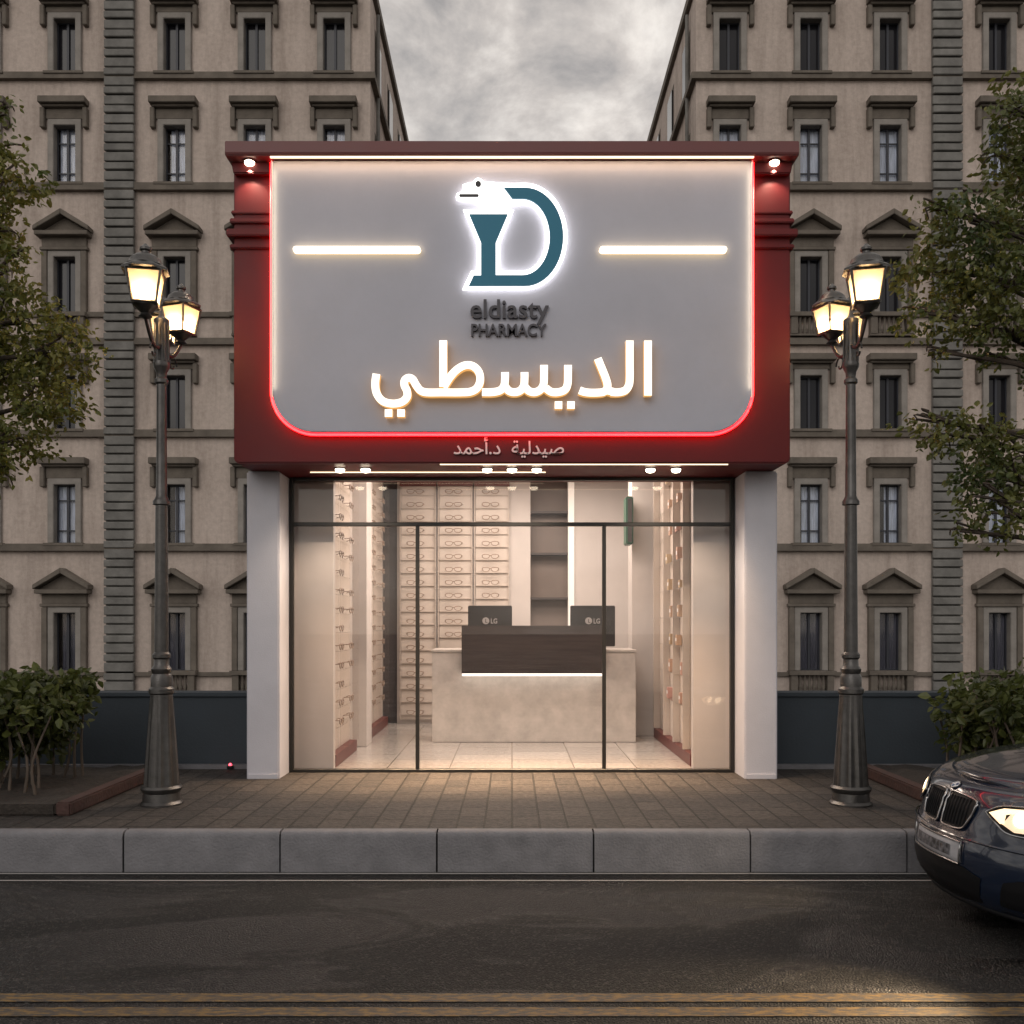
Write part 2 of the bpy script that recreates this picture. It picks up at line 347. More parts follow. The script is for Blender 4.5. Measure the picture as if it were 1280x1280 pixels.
# ------------------------------------------------------------------ old apartment blocks
S = 30.0 / F; YB = 30.0
def bz(py): return H - (py - 780) * S
rows = [('A', 92, 25), ('B', 230, 158), ('C', 393, 322), ('D', 537, 470), ('E', 679, 606), ('F', 838, 766)]
OW = 27 * S
def window_protos(root):
    P = {}
    for typ, yb, yt in rows:
        h = (yb - yt) * S; w2 = OW/2; e = 7.5*S
        m = MB()
        m.prism([(-w2-e, 0), (-w2, 0), (-w2, h), (w2, h), (w2, 0), (w2+e, 0), (w2+e, h+e), (-w2-e, h+e)], -0.10, 0.30)
        win = m.build('window', M['surround'], None, bevel=0.015)
        if typ in 'CF':
            for s in (-1, 1):
                MB().box(s*(w2+e+0.09)-0.085, s*(w2+e+0.09)+0.085, -0.14, 0.02, 0, h+e*0.9).build('side_pilaster', M['trim'], win, bevel=0.012)
            m = MB()
            m.box(-w2-e-0.22, w2+e+0.22, -0.16, 0.02, h+e+0.002, h+e+0.10)
            m.box(-w2-e-0.17, w2+e+0.17, -0.12, 0.02, h+e+0.102, h+e+0.40)
            zb = h+e+0.402
            m.box(-0.82, 0.82, -0.36, 0.02, zb, zb+0.13)
            m.prism([(-0.80, zb+0.132), (0.80, zb+0.132), (0, zb+0.62)], -0.10, 0.02)      # tympanum
            for s in (-1, 1):
                m.prism([(s*0.86, zb+0.132), (s*0.86, zb+0.27), (0, zb+0.80), (0, zb+0.63)], -0.38+0.002*s, 0.02)
            m.build('pediment', M['trim'], win, bevel=0.012)
            m = MB()
            m.box(-w2-e-0.20, w2+e+0.20, -0.30, 0.0, -0.13, -0.002)
            zb = -0.72
            m.box(-w2-e-0.16, w2+e+0.16, -0.22, 0.0, zb, zb+0.06)
            for k in range(6):
                cx = (-0.36 + k*0.144)
                m.lathe([(0.035, zb+0.062), (0.06, zb+0.2), (0.03, zb+0.40), (0.045, -0.132)], cx, -0.14, 8)
            for s in (-1, 1): m.box(s*0.56-0.10, s*0.56+0.10, -0.24, 0.0, zb+0.062, -0.132)
            m.build('balustrade', M['trim'], win)
        else:
            hh = {'A': 0.38, 'B': 0.52, 'D': 0.36, 'E': 0.54}[typ]
            m = MB()
            m.box(-w2-e-0.06, w2+e+0.06, -0.08, 0.02, h+e+0.002, h+hh-0.0)
            m.box(-0.66, 0.66, -0.22, 0.02, h+hh+0.002, h+hh+0.07)
            m.box(-0.73, 0.73, -0.34, 0.02, h+hh+0.072, h+hh+0.27)
            for s in (-1, 1):
                m.box(s*(w2+e+0.14)-0.07, s*(w2+e+0.14)+0.07, -0.18, 0.02, h+hh-0.62, h+hh)
            m.build('hood', M['trim'], win, bevel=0.015)
            m = MB().box(-w2-e-0.1, w2+e+0.1, -0.2, 0.0, -0.09, -0.002); m.build('sill', M['trim'], win, bevel=0.01)
        fr = MB(); t_ = 0.035
        fr.box(-w2, -w2+t_, 0.16, 0.21, 0, h); fr.box(w2-t_, w2, 0.16, 0.21, 0, h); fr.box(-w2+t_, w2-t_, 0.16, 0.21, h-t_, h); fr.box(-w2+t_, w2-t_, 0.16, 0.21, 0, t_)
        fr.box(-0.035, 0.035, 0.155, 0.205, t_, h-t_)
        if typ in 'BE':
            for q in (0.22, 0.74): fr.box(-w2+t_, w2-t_, 0.162, 0.20, h*q-0.02, h*q+0.02)
        fr.build('window_frame', M['winframe'], win)
        MB().box(-w2, w2, 0.215, 0.235, 0, h).build('pane', M['dkpane'] if typ not in 'BEF' else M['shelfglass'], win)
        if typ in 'BEF':
            cu = MB(); n = 24; vs = []
            for i in range(n+1):
                x = -w2 + OW*i/n; y = 0.258 + 0.016*math.sin(i*1.9)
                vs += [(x, y, 0), (x, y, h)]
            cu.add(vs, [(2*i, 2*i+2, 2*i+3, 2*i+1) for i in range(n)])
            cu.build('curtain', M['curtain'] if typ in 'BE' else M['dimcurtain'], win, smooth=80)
        win.parent = root; P[typ] = win
    return P

def apartment(sign, corner_px, cols, pils, label):
    cx = X(corner_px, YB)
    root = empty('apartment_building', (cx, YB, -0.94), label, 'building', 'old apartment blocks')
    far = sign*22.0; depth = 26.0
    top = bz(-14)
    xs = [cx]; holes = []
    for c in cols:
        x = X(c, YB); holes.append((x-OW/2, x+OW/2)); xs += [x-OW/2, x+OW/2]
    xs.append(far); xs = sorted(xs)
    zs = [-0.94, top]; zh = []
    for t, yb, yt in rows: zs += [bz(yb), bz(yt)]; zh.append((bz(yb), bz(yt)))
    zs.sort()
    m = MB()
    for i in range(len(xs)-1):
        for k in range(len(zs)-1):
            mx, mz = (xs[i]+xs[i+1])/2, (zs[k]+zs[k+1])/2
            if any(a < mx < b for a, b in holes) and any(a < mz < b for a, b in zh): continue
            m.add([(xs[i],YB,zs[k]),(xs[i+1],YB,zs[k]),(xs[i+1],YB,zs[k+1]),(xs[i],YB,zs[k+1])], [(0,1,2,3)])
    a, b = cx, far
    m.add([(a,YB,-.94),(a,YB+depth,-.94),(a,YB+depth,top),(a,YB,top)], [(0,1,2,3)])
    m.add([(b,YB,-.94),(b,YB+depth,-.94),(b,YB+depth,top),(b,YB,top)], [(0,1,2,3)])
    m.add([(a,YB+depth,-.94),(b,YB+depth,-.94),(b,YB+depth,top),(a,YB+depth,top)], [(0,1,2,3)])
    m.build('wall', M['plaster'], root, fix=False)
    x0, x1 = sorted((a, b))
    MB().box(x0+0.1, x1-0.1, YB+0.40, YB+0.5, -0.9, top-0.1).build('inner_wall', M['dark'], root)
    MB().box(x0-0.12, x1+0.12, YB-0.12, YB+depth+0.12, top+0.002, top+0.35).build('roof', M['trim'], root, bevel=0.03)
    xa, xb = x0, x1                                     # string courses wrap the street corner
    for py0, py1, pr in ((101, 93, .16), (240, 231, .18), (397, 391, .10), (432, 424, .16), (547, 538, .16), (689, 680, .18), (845, 840, .10), (874, 866, .18)):
        z0, z1 = bz(py0), bz(py1)
        m = MB().box(xa-pr, xb+pr, YB-pr, YB-0.002, z0, z1)
        if sign < 0: m.box(cx+0.002, cx+pr, YB, YB+depth, z0, z1)
        else: m.box(cx-pr, cx-0.002, YB, YB+depth, z0, z1)
        m.build('string_course', M['trim'], root)
    rnd = random.Random(5)
    for p in pils:
        pc = X(p, YB); w2 = 18.5*S; m = MB(); zz = bz(864); k = 0
        m.box(pc-w2+0.02, pc+w2-0.02, YB-0.10, YB-0.004, -0.9, top)
        while zz < top-0.05:
            hgt = (10.5 if k % 2 else 13.0)*S
            m.box(pc-w2, pc+w2, YB-0.20-0.02*(k % 2)-rnd.uniform(0, .015), YB-0.102, zz+0.03, min(zz+hgt-0.02, top-0.01)); zz += hgt; k += 1
        m.build('pilaster', M['quoin'], root, bevel=0.02, segs=1)
    P = window_protos(root); used = set()
    for c in cols:
        for typ, yb, yt in rows:
            o = P[typ] if typ not in used else copy_tree(P[typ], root)
            used.add(typ)
            o.location = (X(c, YB)-cx, 0, bz(yb)+0.94)
            for ch in o.children:                        # curtains drawn to different widths
                if ch.name.startswith('curtain'):
                    q_ = rnd.choice((1.0, 1.0, 0.9, 0.8, 0.62)); ch.scale.x = q_; ch.location.x = rnd.choice((-1, 1))*(1-q_)*OW/2
    # windows on the wall that runs back along the side street
    m0 = None
    for k in range(6):
        for py in (25, 158, 322):
            if m0 is None:
                m = MB(); m.box(-0.10, 0.012, -0.65, 0.65, -0.15, 2.0)
                m0 = m.build('side_window', M['trim'], None, bevel=0.01)
                MB().box(-0.005, 0.06, -0.48, 0.48, 0, 1.85).build('pane', M['dkpane'], m0); m0.parent = root
                o = m0
            else: o = copy_tree(m0, root)
            o.location = (0.0, 1.6+k*3.1, bz(py+68)+0.94)
            if sign > 0: o.rotation_euler.z = math.pi
    # down pipe near the corner
    MB().tube([(cx-sign*0.10, YB+1.0, -0.9), (cx-sign*0.10, YB+1.0, top-0.2)], 0.06).build('down_pipe', M['quoin'], root)
    return root
apartment(-1, 463, [418, 319, 219, 82, -18, -118], [151.5, -186], 'cream plastered old apartment block with grey green quoin strip, left of the pharmacy')
apartment(1, 870, [912, 1013, 1112, 1248, 1348, 1448], [1181.5, 1514], 'cream plastered old apartment block with grey green quoin strip, right of the pharmacy')

# ------------------------------------------------------------------ pharmacy
HW = 2.372; YG = 9.0; YP = 8.6; YS = 8.2; YPAN = 8.11; SOF = 2.753; CEIL = 3.42; YBACK = 13.42
shop = empty('pharmacy_shop', (0, 9.0, 0), 'small pharmacy with white pillars and full width glass front glowing warm inside', 'shop')
for s in (-1, 1):
    MB().box(*sorted((s*2.08, s*HW)), YP, 9.3, -0.02, SOF-0.003).build('pillar', M['white'], shop, bevel=0.012)
    a, b = sorted((s*2.10, s*2.366)); MB().box(a, b, 9.302, YBACK+0.3, -0.9, 5.2).build('side_wall', M['white'], shop)
MB().box(-2.36, 2.36, 9.31, YBACK+0.28, 5.202, 5.28).build('roof', M['dark'], shop)
MB().box(-2.098, 2.098, 9.181, YBACK, -0.3, 0.0).build('shop_floor', M['floor'], shop)
MB().box(-2.098, 2.098, 9.31, YBACK, CEIL, CEIL+0.1).build('ceiling', M['inwall'], shop)
for s in (-1, 1):
    inner = 1.70 if s < 0 else 1.725
    a, b = sorted((s*inner, s*2.09)); MB().box(a, b, 9.16, 9.26, 0.002, CEIL-0.002).build('wall_return', M['inwall'], shop)
    a, b = sorted((s*(inner+0.10), s*2.095)); MB().box(a, b, 9.262, YBACK-0.002, 0.002, CEIL-0.002).build('interior_wall', M['inwall'], shop)
# back wall in pieces round the niche
nx0, nx1, nz0 = X(663, 13.4), X(710, 13.4), 0.9
m = MB(); m.box(-1.60, nx0, 13.40, YBACK+0.2, 0.002, CEIL-0.002); m.box(nx1, 1.82, 13.40, YBACK+0.2, 0.002, CEIL-0.002); m.box(nx0+.001, nx1-.001, 13.40, YBACK+0.2, 0.002, nz0)
m.build('back_wall', M['inwall'], shop)
MB().box(-1.80, -1.602, 13.46, 13.6, 0.002, CEIL-.002).build('rear_doorway', M['dark'], shop)
m = MB(); m.box(nx0, nx1, 13.62, 13.66, nz0, CEIL-.002); nb = m.build('niche', M['taupe'], shop)
for py in (692, 748, 640): MB().box(nx0+.002, nx1-.002, 13.42, 13.618, Z(py, 13.4)-0.015, Z(py, 13.4)+0.015).build('shelf', M['dark'], nb)
MB().box(nx1+0.002, nx1+0.085, 13.37, 13.398, 0.9, CEIL-0.01).build('niche_lit_edge', emit('niche_edge_glow', (1.0, 0.82, 0.64), 0.3), nb)  # no lamp: wall edge given a glow to stand for light falling on it
# glass front
X0, X1 = X(362.5, YG), X(917, YG); ZT = Z(655.5, YG); t_ = 0.017
m = MB()
m.box(X0, X0+2*t_, YG-.03, YG+.03, 0.0, SOF-.003); m.box(X1-2*t_, X1, YG-.03, YG+.03, 0.0, SOF-.003)
m.box(X0+2*t_, X1-2*t_, YG-.03, YG+.03, SOF-.03, SOF-.003); m.box(X0+2*t_, X1-2*t_, YG-.03, YG+.03, 0.0, 0.03)
m.box(X0+2*t_, X1-2*t_, YG-.031, YG+.031, ZT-t_, ZT+t_)
for px in (522, 755): m.box(X(px, YG)-t_, X(px, YG)+t_, YG-.029, YG+.029, 0.03, ZT-t_)
gf = m.build('shopfront_frame', M['blackmetal'], shop, bevel=0.003, segs=1)
xs = [X0+2*t_, X(522, YG), X(755, YG), X1-2*t_]
for i in range(3):
    MB().box(xs[i]+(t_ if i else 0), xs[i+1]-(t_ if i < 2 else 0), YG-.006, YG+.006, 0.03, ZT-t_).build('glass_pane', M['glass'], gf)
MB().box(xs[0], xs[3], YG-.006, YG+.006, ZT+t_, SOF-.03).build('transom_pane', M['glass'], gf)
# low white plinth at the foot of each pillar
for s in (-1, 1): MB().box(*sorted((s*2.09, s*2.36)), YP-0.012, YP-0.002, 0.0, 0.045).build('plinth', M['white'], shop, bevel=0.003)

# ---- sign
sign = empty('shop_sign', (0, YS, SOF), 'big red shop sign with grey panel, lit logo and glowing Arabic letters', 'sign')
def rect_round(x0, x1, z0, z1, r, n=10):              # rounded lower corners only
    p = [(x1, z1), (x0, z1)]
    for k in range(n+1):
        a = math.pi + k*(math.pi/2)/n; p.append((x0+r+r*math.cos(a), z0+r+r*math.sin(a)))
    for k in range(n+1):
        a = 1.5*math.pi + k*(math.pi/2)/n; p.append((x1-r+r*math.cos(a), z0+r+r*math.sin(a)))
    return p
PW = X(940, YPAN); PZ0 = Z(540, YPAN); PZ1 = 5.288; PR = 0.36
MB().prism(rect_round(-HW, HW, SOF, 5.30, 0.05, 6), YS, 9.295).build('red_frame', M['red'], sign, bevel=0.012)
pan = MB().prism(rect_round(-PW, PW, PZ0, PZ1, PR, 16), YPAN, YS-0.002).build('panel', M['panel'], sign, bevel=0.006)
# cornice with a cove under it
CZ0, CZ1 = 5.292, 5.412
prof = [(8.02, CZ1), (8.02, CZ0+0.025), (8.028, CZ0+.005), (8.04, CZ0), (8.198, CZ0+0.002), (9.30, CZ0+0.01), (9.30, CZ1)]
m = MB(); m.sweepx(prof, -2.395, 2.395)
cor = m.build('cornice', mat('dull_red_cornice', (0.15, 0.045, 0.045), 0.5, var=0.08, scale=2), sign, bevel=0.006)
for s in (-1, 1):
    a, b = sorted((s*PW*1.012, s*2.376))
    MB().prism([(a, CZ0-.003), (b, CZ0-.003), (b-(.02 if s > 0 else 0), CZ0-.10), (a+(.02 if s < 0 else 0), CZ0-.10)], 8.13, YS-.002).build('corner_bracket', M['red'], sign, bevel=0.01)
    for py, pr, h in ((266, .020, .03), (277, .030, .04), (293, .055, .06), (309, .03, .035)):
        a, b = sorted((s*(PW+.018), s*(HW+pr*.9)))
        MB().box(a, b, YS-pr, YS+0.5, Z(py, YS)-h/2, Z(py, YS)+h/2).build('moulding', M['red'], sign, bevel=0.008)
# red LED tube round the panel
path = []
o_ = 0.015
for p in rect_round(-PW-o_, PW+o_, PZ0-o_, PZ1, PR+o_, 16)[1:]: path.append((p[0], 8.150, p[1]))
path.append((PW+o_, 8.150, PZ1))
MB().tube(path, 0.013, 8).build('red_led_tube', M['redled'], sign)
# slim rim down each side of the panel with a warm LED line on its inner face
for s in (-1, 1):
    a, b = sorted((s*(PW-0.006), s*(PW-0.001)))
    MB().box(a, b, YPAN-0.030, YPAN-0.001, PZ0+PR*.8, PZ1-0.01).build('panel_rim', M['panel'], sign)
    a, b = sorted((s*(PW-0.0075), s*(PW-0.0062)))
    MB().box(a, b, YPAN-0.028, YPAN-0.004, PZ0+PR*.8, PZ1-0.02).build('edge_strip', M['soft_strip'], sign)
def strip_light(x0, x1, y, z, energy, c, tilt, w=0.02):
    l = bpy.data.lights.new('led_strip_glow', 'AREA'); l.shape = 'RECTANGLE'; l.size = x1-x0; l.size_y = w; l.energy = energy; l.color = c; l.spread = R(52 if z < 4 else 180)
    lo = bpy.data.objects.new('led_strip_glow', l); col.objects.link(lo); lo.location = ((x0+x1)/2, y, z); lo.rotation_euler = (R(tilt), 0, 0)
for s in (-1, 1):
    l = bpy.data.lights.new('edge_strip_glow', 'AREA'); l.shape = 'RECTANGLE'; l.size = 0.02; l.size_y = 1.85; l.energy = 0.75; l.color = (1.0, .78, .50)
    lo = bpy.data.objects.new('edge_strip_glow', l); col.objects.link(lo); lo.location = (s*(PW-.009), YPAN-.020, (PZ0+PR*.8+PZ1)/2); lo.rotation_euler = Vector((-s, .22, 0)).to_track_quat('-Z', 'Y').to_euler()
strip_light(X(338, 8.05), X(942, 8.05), 8.045, CZ0-.016, 3.6, (1.0, .66, .42), 22)
strip_light(X(550, 8.23), X(910, 8.23), 8.232, SOF-.012, 46, (1.0, .66, .38), 12, .05)
strip_light(X(388, 8.66), X(682, 8.66), 8.657, SOF-.012, 46, (1.0, .66, .38), 0, .05)
MB().box(X(338, 8.05), X(942, 8.05), 8.035, 8.055, CZ0-0.012, CZ0-0.001).build('led_strip', M['topstrip'], sign)
MB().box(X(550, 8.23), X(910, 8.23), 8.225, 8.24, SOF-0.008, SOF-0.001).build('led_strip', M['strip'], sign)
MB().box(X(388, 8.66), X(682, 8.66), 8.65, 8.665, SOF-0.008, SOF-0.001).build('led_strip', M['strip'], sign)
# light bars
for a, b in ((367, 526), (749, 908)):
    xa, xb, zc, r = X(a, 8.1), X(b, 8.1), Z(312, 8.08), 0.025
    p = [(xa+r+r*math.cos(t), zc+r*math.sin(t)) for t in [math.pi/2+k*math.pi/8 for k in range(9)]] + [(xb-r+r*math.cos(t), zc+r*math.sin(t)) for t in [-math.pi/2+k*math.pi/8 for k in range(9)]]
    b_ = MB().prism(p, 8.065, 8.108); b_.m[0] = 1; b_.build('light_bar', [M['bar'], M['barface']], sign)
# spotlights
def spot(px, py, z, energy, size, name='spotlight', par=sign, blend=0.6):
    Y = (z - H) * F / (780 - py); x = X(px, Y)
    o = MB().lathe([(0.052, z-0.001), (0.052, z-0.010), (0.043, z-0.013), (0.040, z-0.008)], x, Y, 20).build(name, M['chrome'], par, smooth=30)
    MB().lathe([(0.042, z-0.012), (0.040, z-0.027), (0.028, z-0.038), (0.010, z-0.042)], x, Y, 16).build('lens', M['spot'], o)
    l = bpy.data.lights.new('spotlight_beam', 'SPOT'); l.energy = energy; l.color = (1.0, 0.80, 0.60); l.spot_size = R(size); l.spot_blend = blend; l.shadow_soft_size = 0.015
    lo = bpy.data.objects.new('spotlight_beam', l); col.objects.link(lo); lo.location = (x, Y, z-0.075); lo.rotation_euler = (R(6 if z < 4 else 8), 0, 0)
for px in (425, 457, 609, 640, 671, 813, 845): spot(px, 585, SOF, 42, 120)
for px in (312, 968): spot(px, 201, CZ0, 14, 110)

# ---- logo and lettering
def LX(x, Y): return X(540 + x/5.333, Y)
def LZ(y, Y): return Z(200 + y/5.333, Y)
def arc(cx, cy, rx, ry, a0, a1, n=18): return [(cx+rx*math.cos(R(a0+(a1-a0)*k/n)), cy+ry*math.sin(R(a0+(a1-a0)*k/n))) for k in range(n+1)]
D = [(480, 185)] + arc(620, 512, 255, 327, -90, 90, 28) + [(245, 840), (278, 770), (327, 770), (327, 550), (248, 362), (505, 362), (425, 550), (425, 768)] + arc(605, 513, 180, 255, 90, -90, 22) + [(535, 258)]
def offset(poly, d):
    n = len(poly); out = []
    A = sum(poly[i][0]*poly[(i+1) % n][1] - poly[(i+1) % n][0]*poly[i][1] for i in range(n)); sg = 1 if A > 0 else -1
    for i in range(n):
        p0, p, p1 = (Vector(poly[(i-1) % n]), Vector(poly[i]), Vector(poly[(i+1) % n]))
        a = (p-p0).normalized(); b = (p1-p).normalized()
        na = Vector((a.y, -a.x))*sg; nb = Vector((b.y, -b.x))*sg
        v = (na+nb); v = v.normalized() if v.length > 1e-6 else na
        c = max(0.5, v.dot(na)); out.append(tuple(p + v*(d/c)))
    return out
def lp(poly, Y): return [(LX(x, Y), LZ(y, Y)) for x, y in poly]
def tess(mb, poly, y0, y1):
    # concave-safe prism: triangulated caps
    from mathutils.geometry import tessellate_polygon
    tris = tessellate_polygon([[Vector((p[0], p[1], 0)) for p in poly]]); n = len(poly)
    b = len(mb.v); mb.v += [(p[0], y0, p[1]) for p in poly] + [(p[0], y1, p[1]) for p in poly]
    for t in tris:
        mb.f.append([b+i for i in t]); mb.m.append(0); mb.f.append([b+n+i for i in reversed(t)]); mb.m.append(0)
    for i in range(n):
        j = (i+1) % n; mb.f.append([b+i, b+n+i, b+n+j, b+j]); mb.m.append(1)
    return mb
logo = tess(MB(), lp(offset(D, 27), 8.0700), 8.0550, 8.0750).build('logo', [M['white_lit'], M['white_lit']], sign)
tess(MB(), lp(offset(D, 16), 8.0900), 8.0755, 8.0950).build('halo_light', [M['halo'], M['halo']], logo)
head = [(165, 228), (205, 212), (205, 168), (240, 158), (280, 152)] + arc(308, 158, 33, 33, 200, 340, 10) + [(480, 158), (620, 166), (680, 178), (640, 215), (620, 292), (600, 296), (330, 294), (290, 275), (165, 270), (160, 250)]
tess(MB(), lp(head, 8.0700), 8.0535, 8.0745).build('snake_head', [M['white_lit'], M['white_lit']], logo)
tess(MB(), lp([(x*0.97+9, y*0.97+7) for x, y in head], 8.0900), 8.0750, 8.0945).build('halo_light', [M['halo'], M['halo']], logo)
tess(MB(), lp(D, 8.0400), 8.0350, 8.0532).build('cup_and_snake', [M['teal'], M['teal']], logo)
tess(MB(), lp(arc(308, 158, 19, 19, 0, 342, 19), 8.0400), 8.0380, 8.0533).build('eye', [M['black'], M['black']], logo)
tess(MB(), lp([(186, 227), (306, 227), (312, 235), (306, 244), (186, 244), (180, 235)], 8.0400), 8.0380, 8.0533).build('mouth', [M['black'], M['black']], logo)

def text_mesh(s, name, mats, px0, px1, py0, py1, Yf, depth, parent, bold=0.0):
    c = bpy.data.curves.new(name, 'FONT'); c.body = s; c.extrude = 0.5; c.offset = bold; c.resolution_u = 4
    o = bpy.data.objects.new(name, c); col.objects.link(o); bpy.context.view_layer.update()
    dg = bpy.context.evaluated_depsgraph_get()
    me = bpy.data.meshes.new_from_object(o.evaluated_get(dg)); bpy.data.objects.remove(o); bpy.data.curves.remove(c)
    xs = [v.co.x for v in me.vertices]; ys = [v.co.y for v in me.vertices]
    ax, bx, ay, by = min(xs), max(xs), min(ys), max(ys); of = off_of(parent)
    for v in me.vertices:
        x = X(px0 + (v.co.x-ax)/(bx-ax)*(px1-px0), Yf); z = Z(py1 + (v.co.y-ay)/(by-ay)*(py0-py1), Yf)
        y = Yf + (0 if v.co.z > 0 else depth)
        v.co = Vector((x, y, z)) - of
    me.materials.clear(); me.materials.append(mats); me.name = name
    o = bpy.data.objects.new(name, me); col.objects.link(o); o.parent = parent
    return o
text_mesh('eldiasty', 'latin_lettering', M['greyletter'], 588, 686, 374, 405, 8.08, 0.027, sign, 0.012)
text_mesh('PHARMACY', 'latin_lettering', M['greyletter'], 589, 683, 404.5, 420, 8.08, 0.027, sign, 0.016)
text_mesh('\uFEAA\uFEE4\uFEA3\u0623.\u062F  \uFE94\uFEF4\uFEDF\uFEAA\uFEF4\uFEBB', 'small_arabic_lettering', M['pinkletter'], 567, 705, 546, 572, 8.175, 0.024, sign, 0.008)

def catmull(pts, n=6):
    P = [Vector(p) for p in pts]; out = []
    for i in range(len(P)-1):
        p0, p1, p2, p3 = P[max(i-1, 0)], P[i], P[i+1], P[min(i+2, len(P)-1)]
        for k in range(n):
            t = k/n
            out.append(0.5*((2*p1) + (p2-p0)*t + (2*p0-5*p1+4*p2-p3)*t*t + (3*p1-p0-3*p2+p3)*t**3))
    out.append(P[-1]); return out
def stroke_poly(pts, w, smooth=True):
    c = catmull(pts) if smooth and len(pts) > 2 else [Vector(p) for p in pts]
    l, r = [], []
    for i, p in enumerate(c):
        d = (c[min(i+1, len(c)-1)] - c[max(i-1, 0)]).normalized(); nrm = Vector((-d.y, d.x))*(w/2)
        l.append(p+nrm); r.append(p-nrm)
    return l, r
AW = 31
strokes = [[(1184, 50), (1184, 270)],
  [(1111, 50), (1111, 130), (1111, 205), (1106, 232), (1092, 250), (1065, 257), (1035, 256)],
  [(983, 122), (998, 158), (1014, 198), (1022, 226), (1020, 244)],
  [(1050, 257), (1020, 250), (1000, 257), (960, 259), (930, 256), (910, 249)],
  [(864, 148), (864, 190), (862, 226), (850, 248), (822, 257), (796, 255), (775, 240)],
  [(768, 148), (768, 190), (766, 226), (752, 248), (730, 257), (708, 252), (692, 236)],
  [(690, 177), (690, 205), (687, 232), (672, 251), (650, 257), (628, 252), (614, 236)],
  [(612, 177), (612, 205), (608, 232), (592, 250), (560, 257), (520, 257)],
  [(365, 50), (365, 140), (365, 236)],
  [(366, 238), (392, 197), (420, 167), (452, 150), (484, 153), (507, 176), (513, 208), (502, 238), (478, 254), (440, 258), (360, 258), (300, 258), (274, 250), (256, 228), (243, 206), (226, 200), (211, 210), (210, 230), (220, 252), (220, 276), (200, 296), (163, 303), (124, 293), (100, 264), (93, 225), (98, 184)]]
m = MB(); YF = 8.025
for q, s in enumerate(strokes):
    l, r = stroke_poly([(x, y) for x, y in s], AW); y0 = YF - 0.0007*q
    cv = lambda p, Y: (X(440+p.x/3.2, YF), Y, Z(410+p.y/3.2, YF))
    n = len(l); b = len(m.v)
    for i in range(n): m.v += [cv(l[i], y0), cv(r[i], y0), cv(l[i], 8.085+.0003*q), cv(r[i], 8.085+.0003*q)]
    for i in range(n-1):
        a = b+4*i; c = a+4
        m.f += [[a, c, c+1, a+1], [a+2, a+3, c+3, c+2], [a, a+2, c+2, c], [a+1, c+1, c+3, a+3]]; m.m += [0, 1, 1, 1]
    m.f += [[b, b+1, b+3, b+2]]; m.m += [1]; e = b+4*(n-1); m.f += [[e, e+2, e+3, e+1]]; m.m += [1]
def dot(cx, cy, s=15):
    pts = [Vector((cx-s, cy-s)), Vector((cx+s, cy-s)), Vector((cx+s, cy+s)), Vector((cx-s, cy+s))]
    b = len(m.v)
    m.v += [cv(p, YF) for p in pts] + [cv(p, 8.085) for p in pts]
    m.f += [[b, b+1, b+2, b+3]] + [[b+i, b+4+i, b+4+(i+1) % 4, b+(i+1) % 4] for i in range(4)]; m.m += [0, 1, 1, 1, 1]
for d in ((826, 308), (876, 308), (146, 340), (196, 340)): dot(*d)
m.build('arabic_lettering', [M['letter_lit'], M['letter_side']], sign)

# ------------------------------------------------------------------ shop interior things
# display cabinets on the back wall
ORD = ['first', 'second', 'third', 'fourth', 'fifth', 'sixth', 'seventh', 'eighth', 'ninth', 'tenth', 'eleventh', 'twelfth', 'thirteenth', 'fourteenth', 'fifteenth', 'sixteenth', 'seventeenth', 'eighteenth', 'nineteenth']
gl = MB()
def ring(cx):
    pts = [(cx+0.052*math.cos(a), 0, 0.030*math.sin(a)+0.004*math.cos(2*a)) for a in [2*math.pi*k/14 for k in range(15)]]
    gl.tube(pts, 0.0055, 5)
ring(-0.062); ring(0.062); gl.tube([(-0.012, -0.004, 0.008), (0, -0.008, 0.012), (0.012, -0.004, 0.008)], 0.006, 5)
GP = gl.build('eyeglasses', M['frameglass'], None, smooth=60)
tmp = MB()
for s in (-1, 1): tmp.tube([(s*0.113, 0, 0.010), (s*0.117, 0.05, 0.010), (s*0.115, 0.11, -0.012)], 0.0045, 5)
tmp.build('temples', M['frameglass'], GP, smooth=60)
used_g = [False]
def glasses(loc, rz, label, group):
    o = GP if not used_g[0] else copy_tree(GP); used_g[0] = True
    o.location = loc; o.rotation_euler = (R(8), 0, rz)
    if rz: o.rotation_euler = (0, 0, rz)
    tag(o, label, 'eyeglasses', group); return o
YC = 13.28
for (a, b, ybot, gx, nm) in ((499, 545, 900, 519, 'tall left'), (547, 591, 811, 567, 'middle'), (592.5, 637, 811, 613, 'right')):
    xa, xb = X(a, YC), X(b, YC); z0, z1 = max(0.03, Z(ybot, YC)), Z(607, YC)
    c = empty('display_cabinet', ((xa+xb)/2, 13.4, z0), 'cream wall cabinet of eyeglasses, %s of the three on the shop back wall' % nm, 'display cabinet', 'eyeglasses cabinets on the back wall')
    MB().box(xa+.02, xb-.02, 13.36, 13.398, z0, z1).build('back_panel', M['cab'], c)
    for x in (xa, xb-.022): MB().box(x, x+.014, 13.325, 13.398, z0, z1).build('side_panel', M['capboard'], c)
    MB().box(xa, xb, 13.30, 13.398, z1+.002, z1+0.12).build('header', M['maroon'], c)
    n = 0; py = 614.0
    while py < ybot-4:
        zz = Z(py, YC)
        MB().box(xa+.023, xb-.023, 13.335, 13.358, zz-0.055, zz-0.047).build('shelf', M['capboard'], c)
        glasses((X(gx, YC), YC-0.03, zz-.005), 0, 'pair of eyeglasses, %s from the top in the %s back cabinet' % (ORD[n], nm), 'eyeglasses on the back wall')
        n += 1; py += 16.2
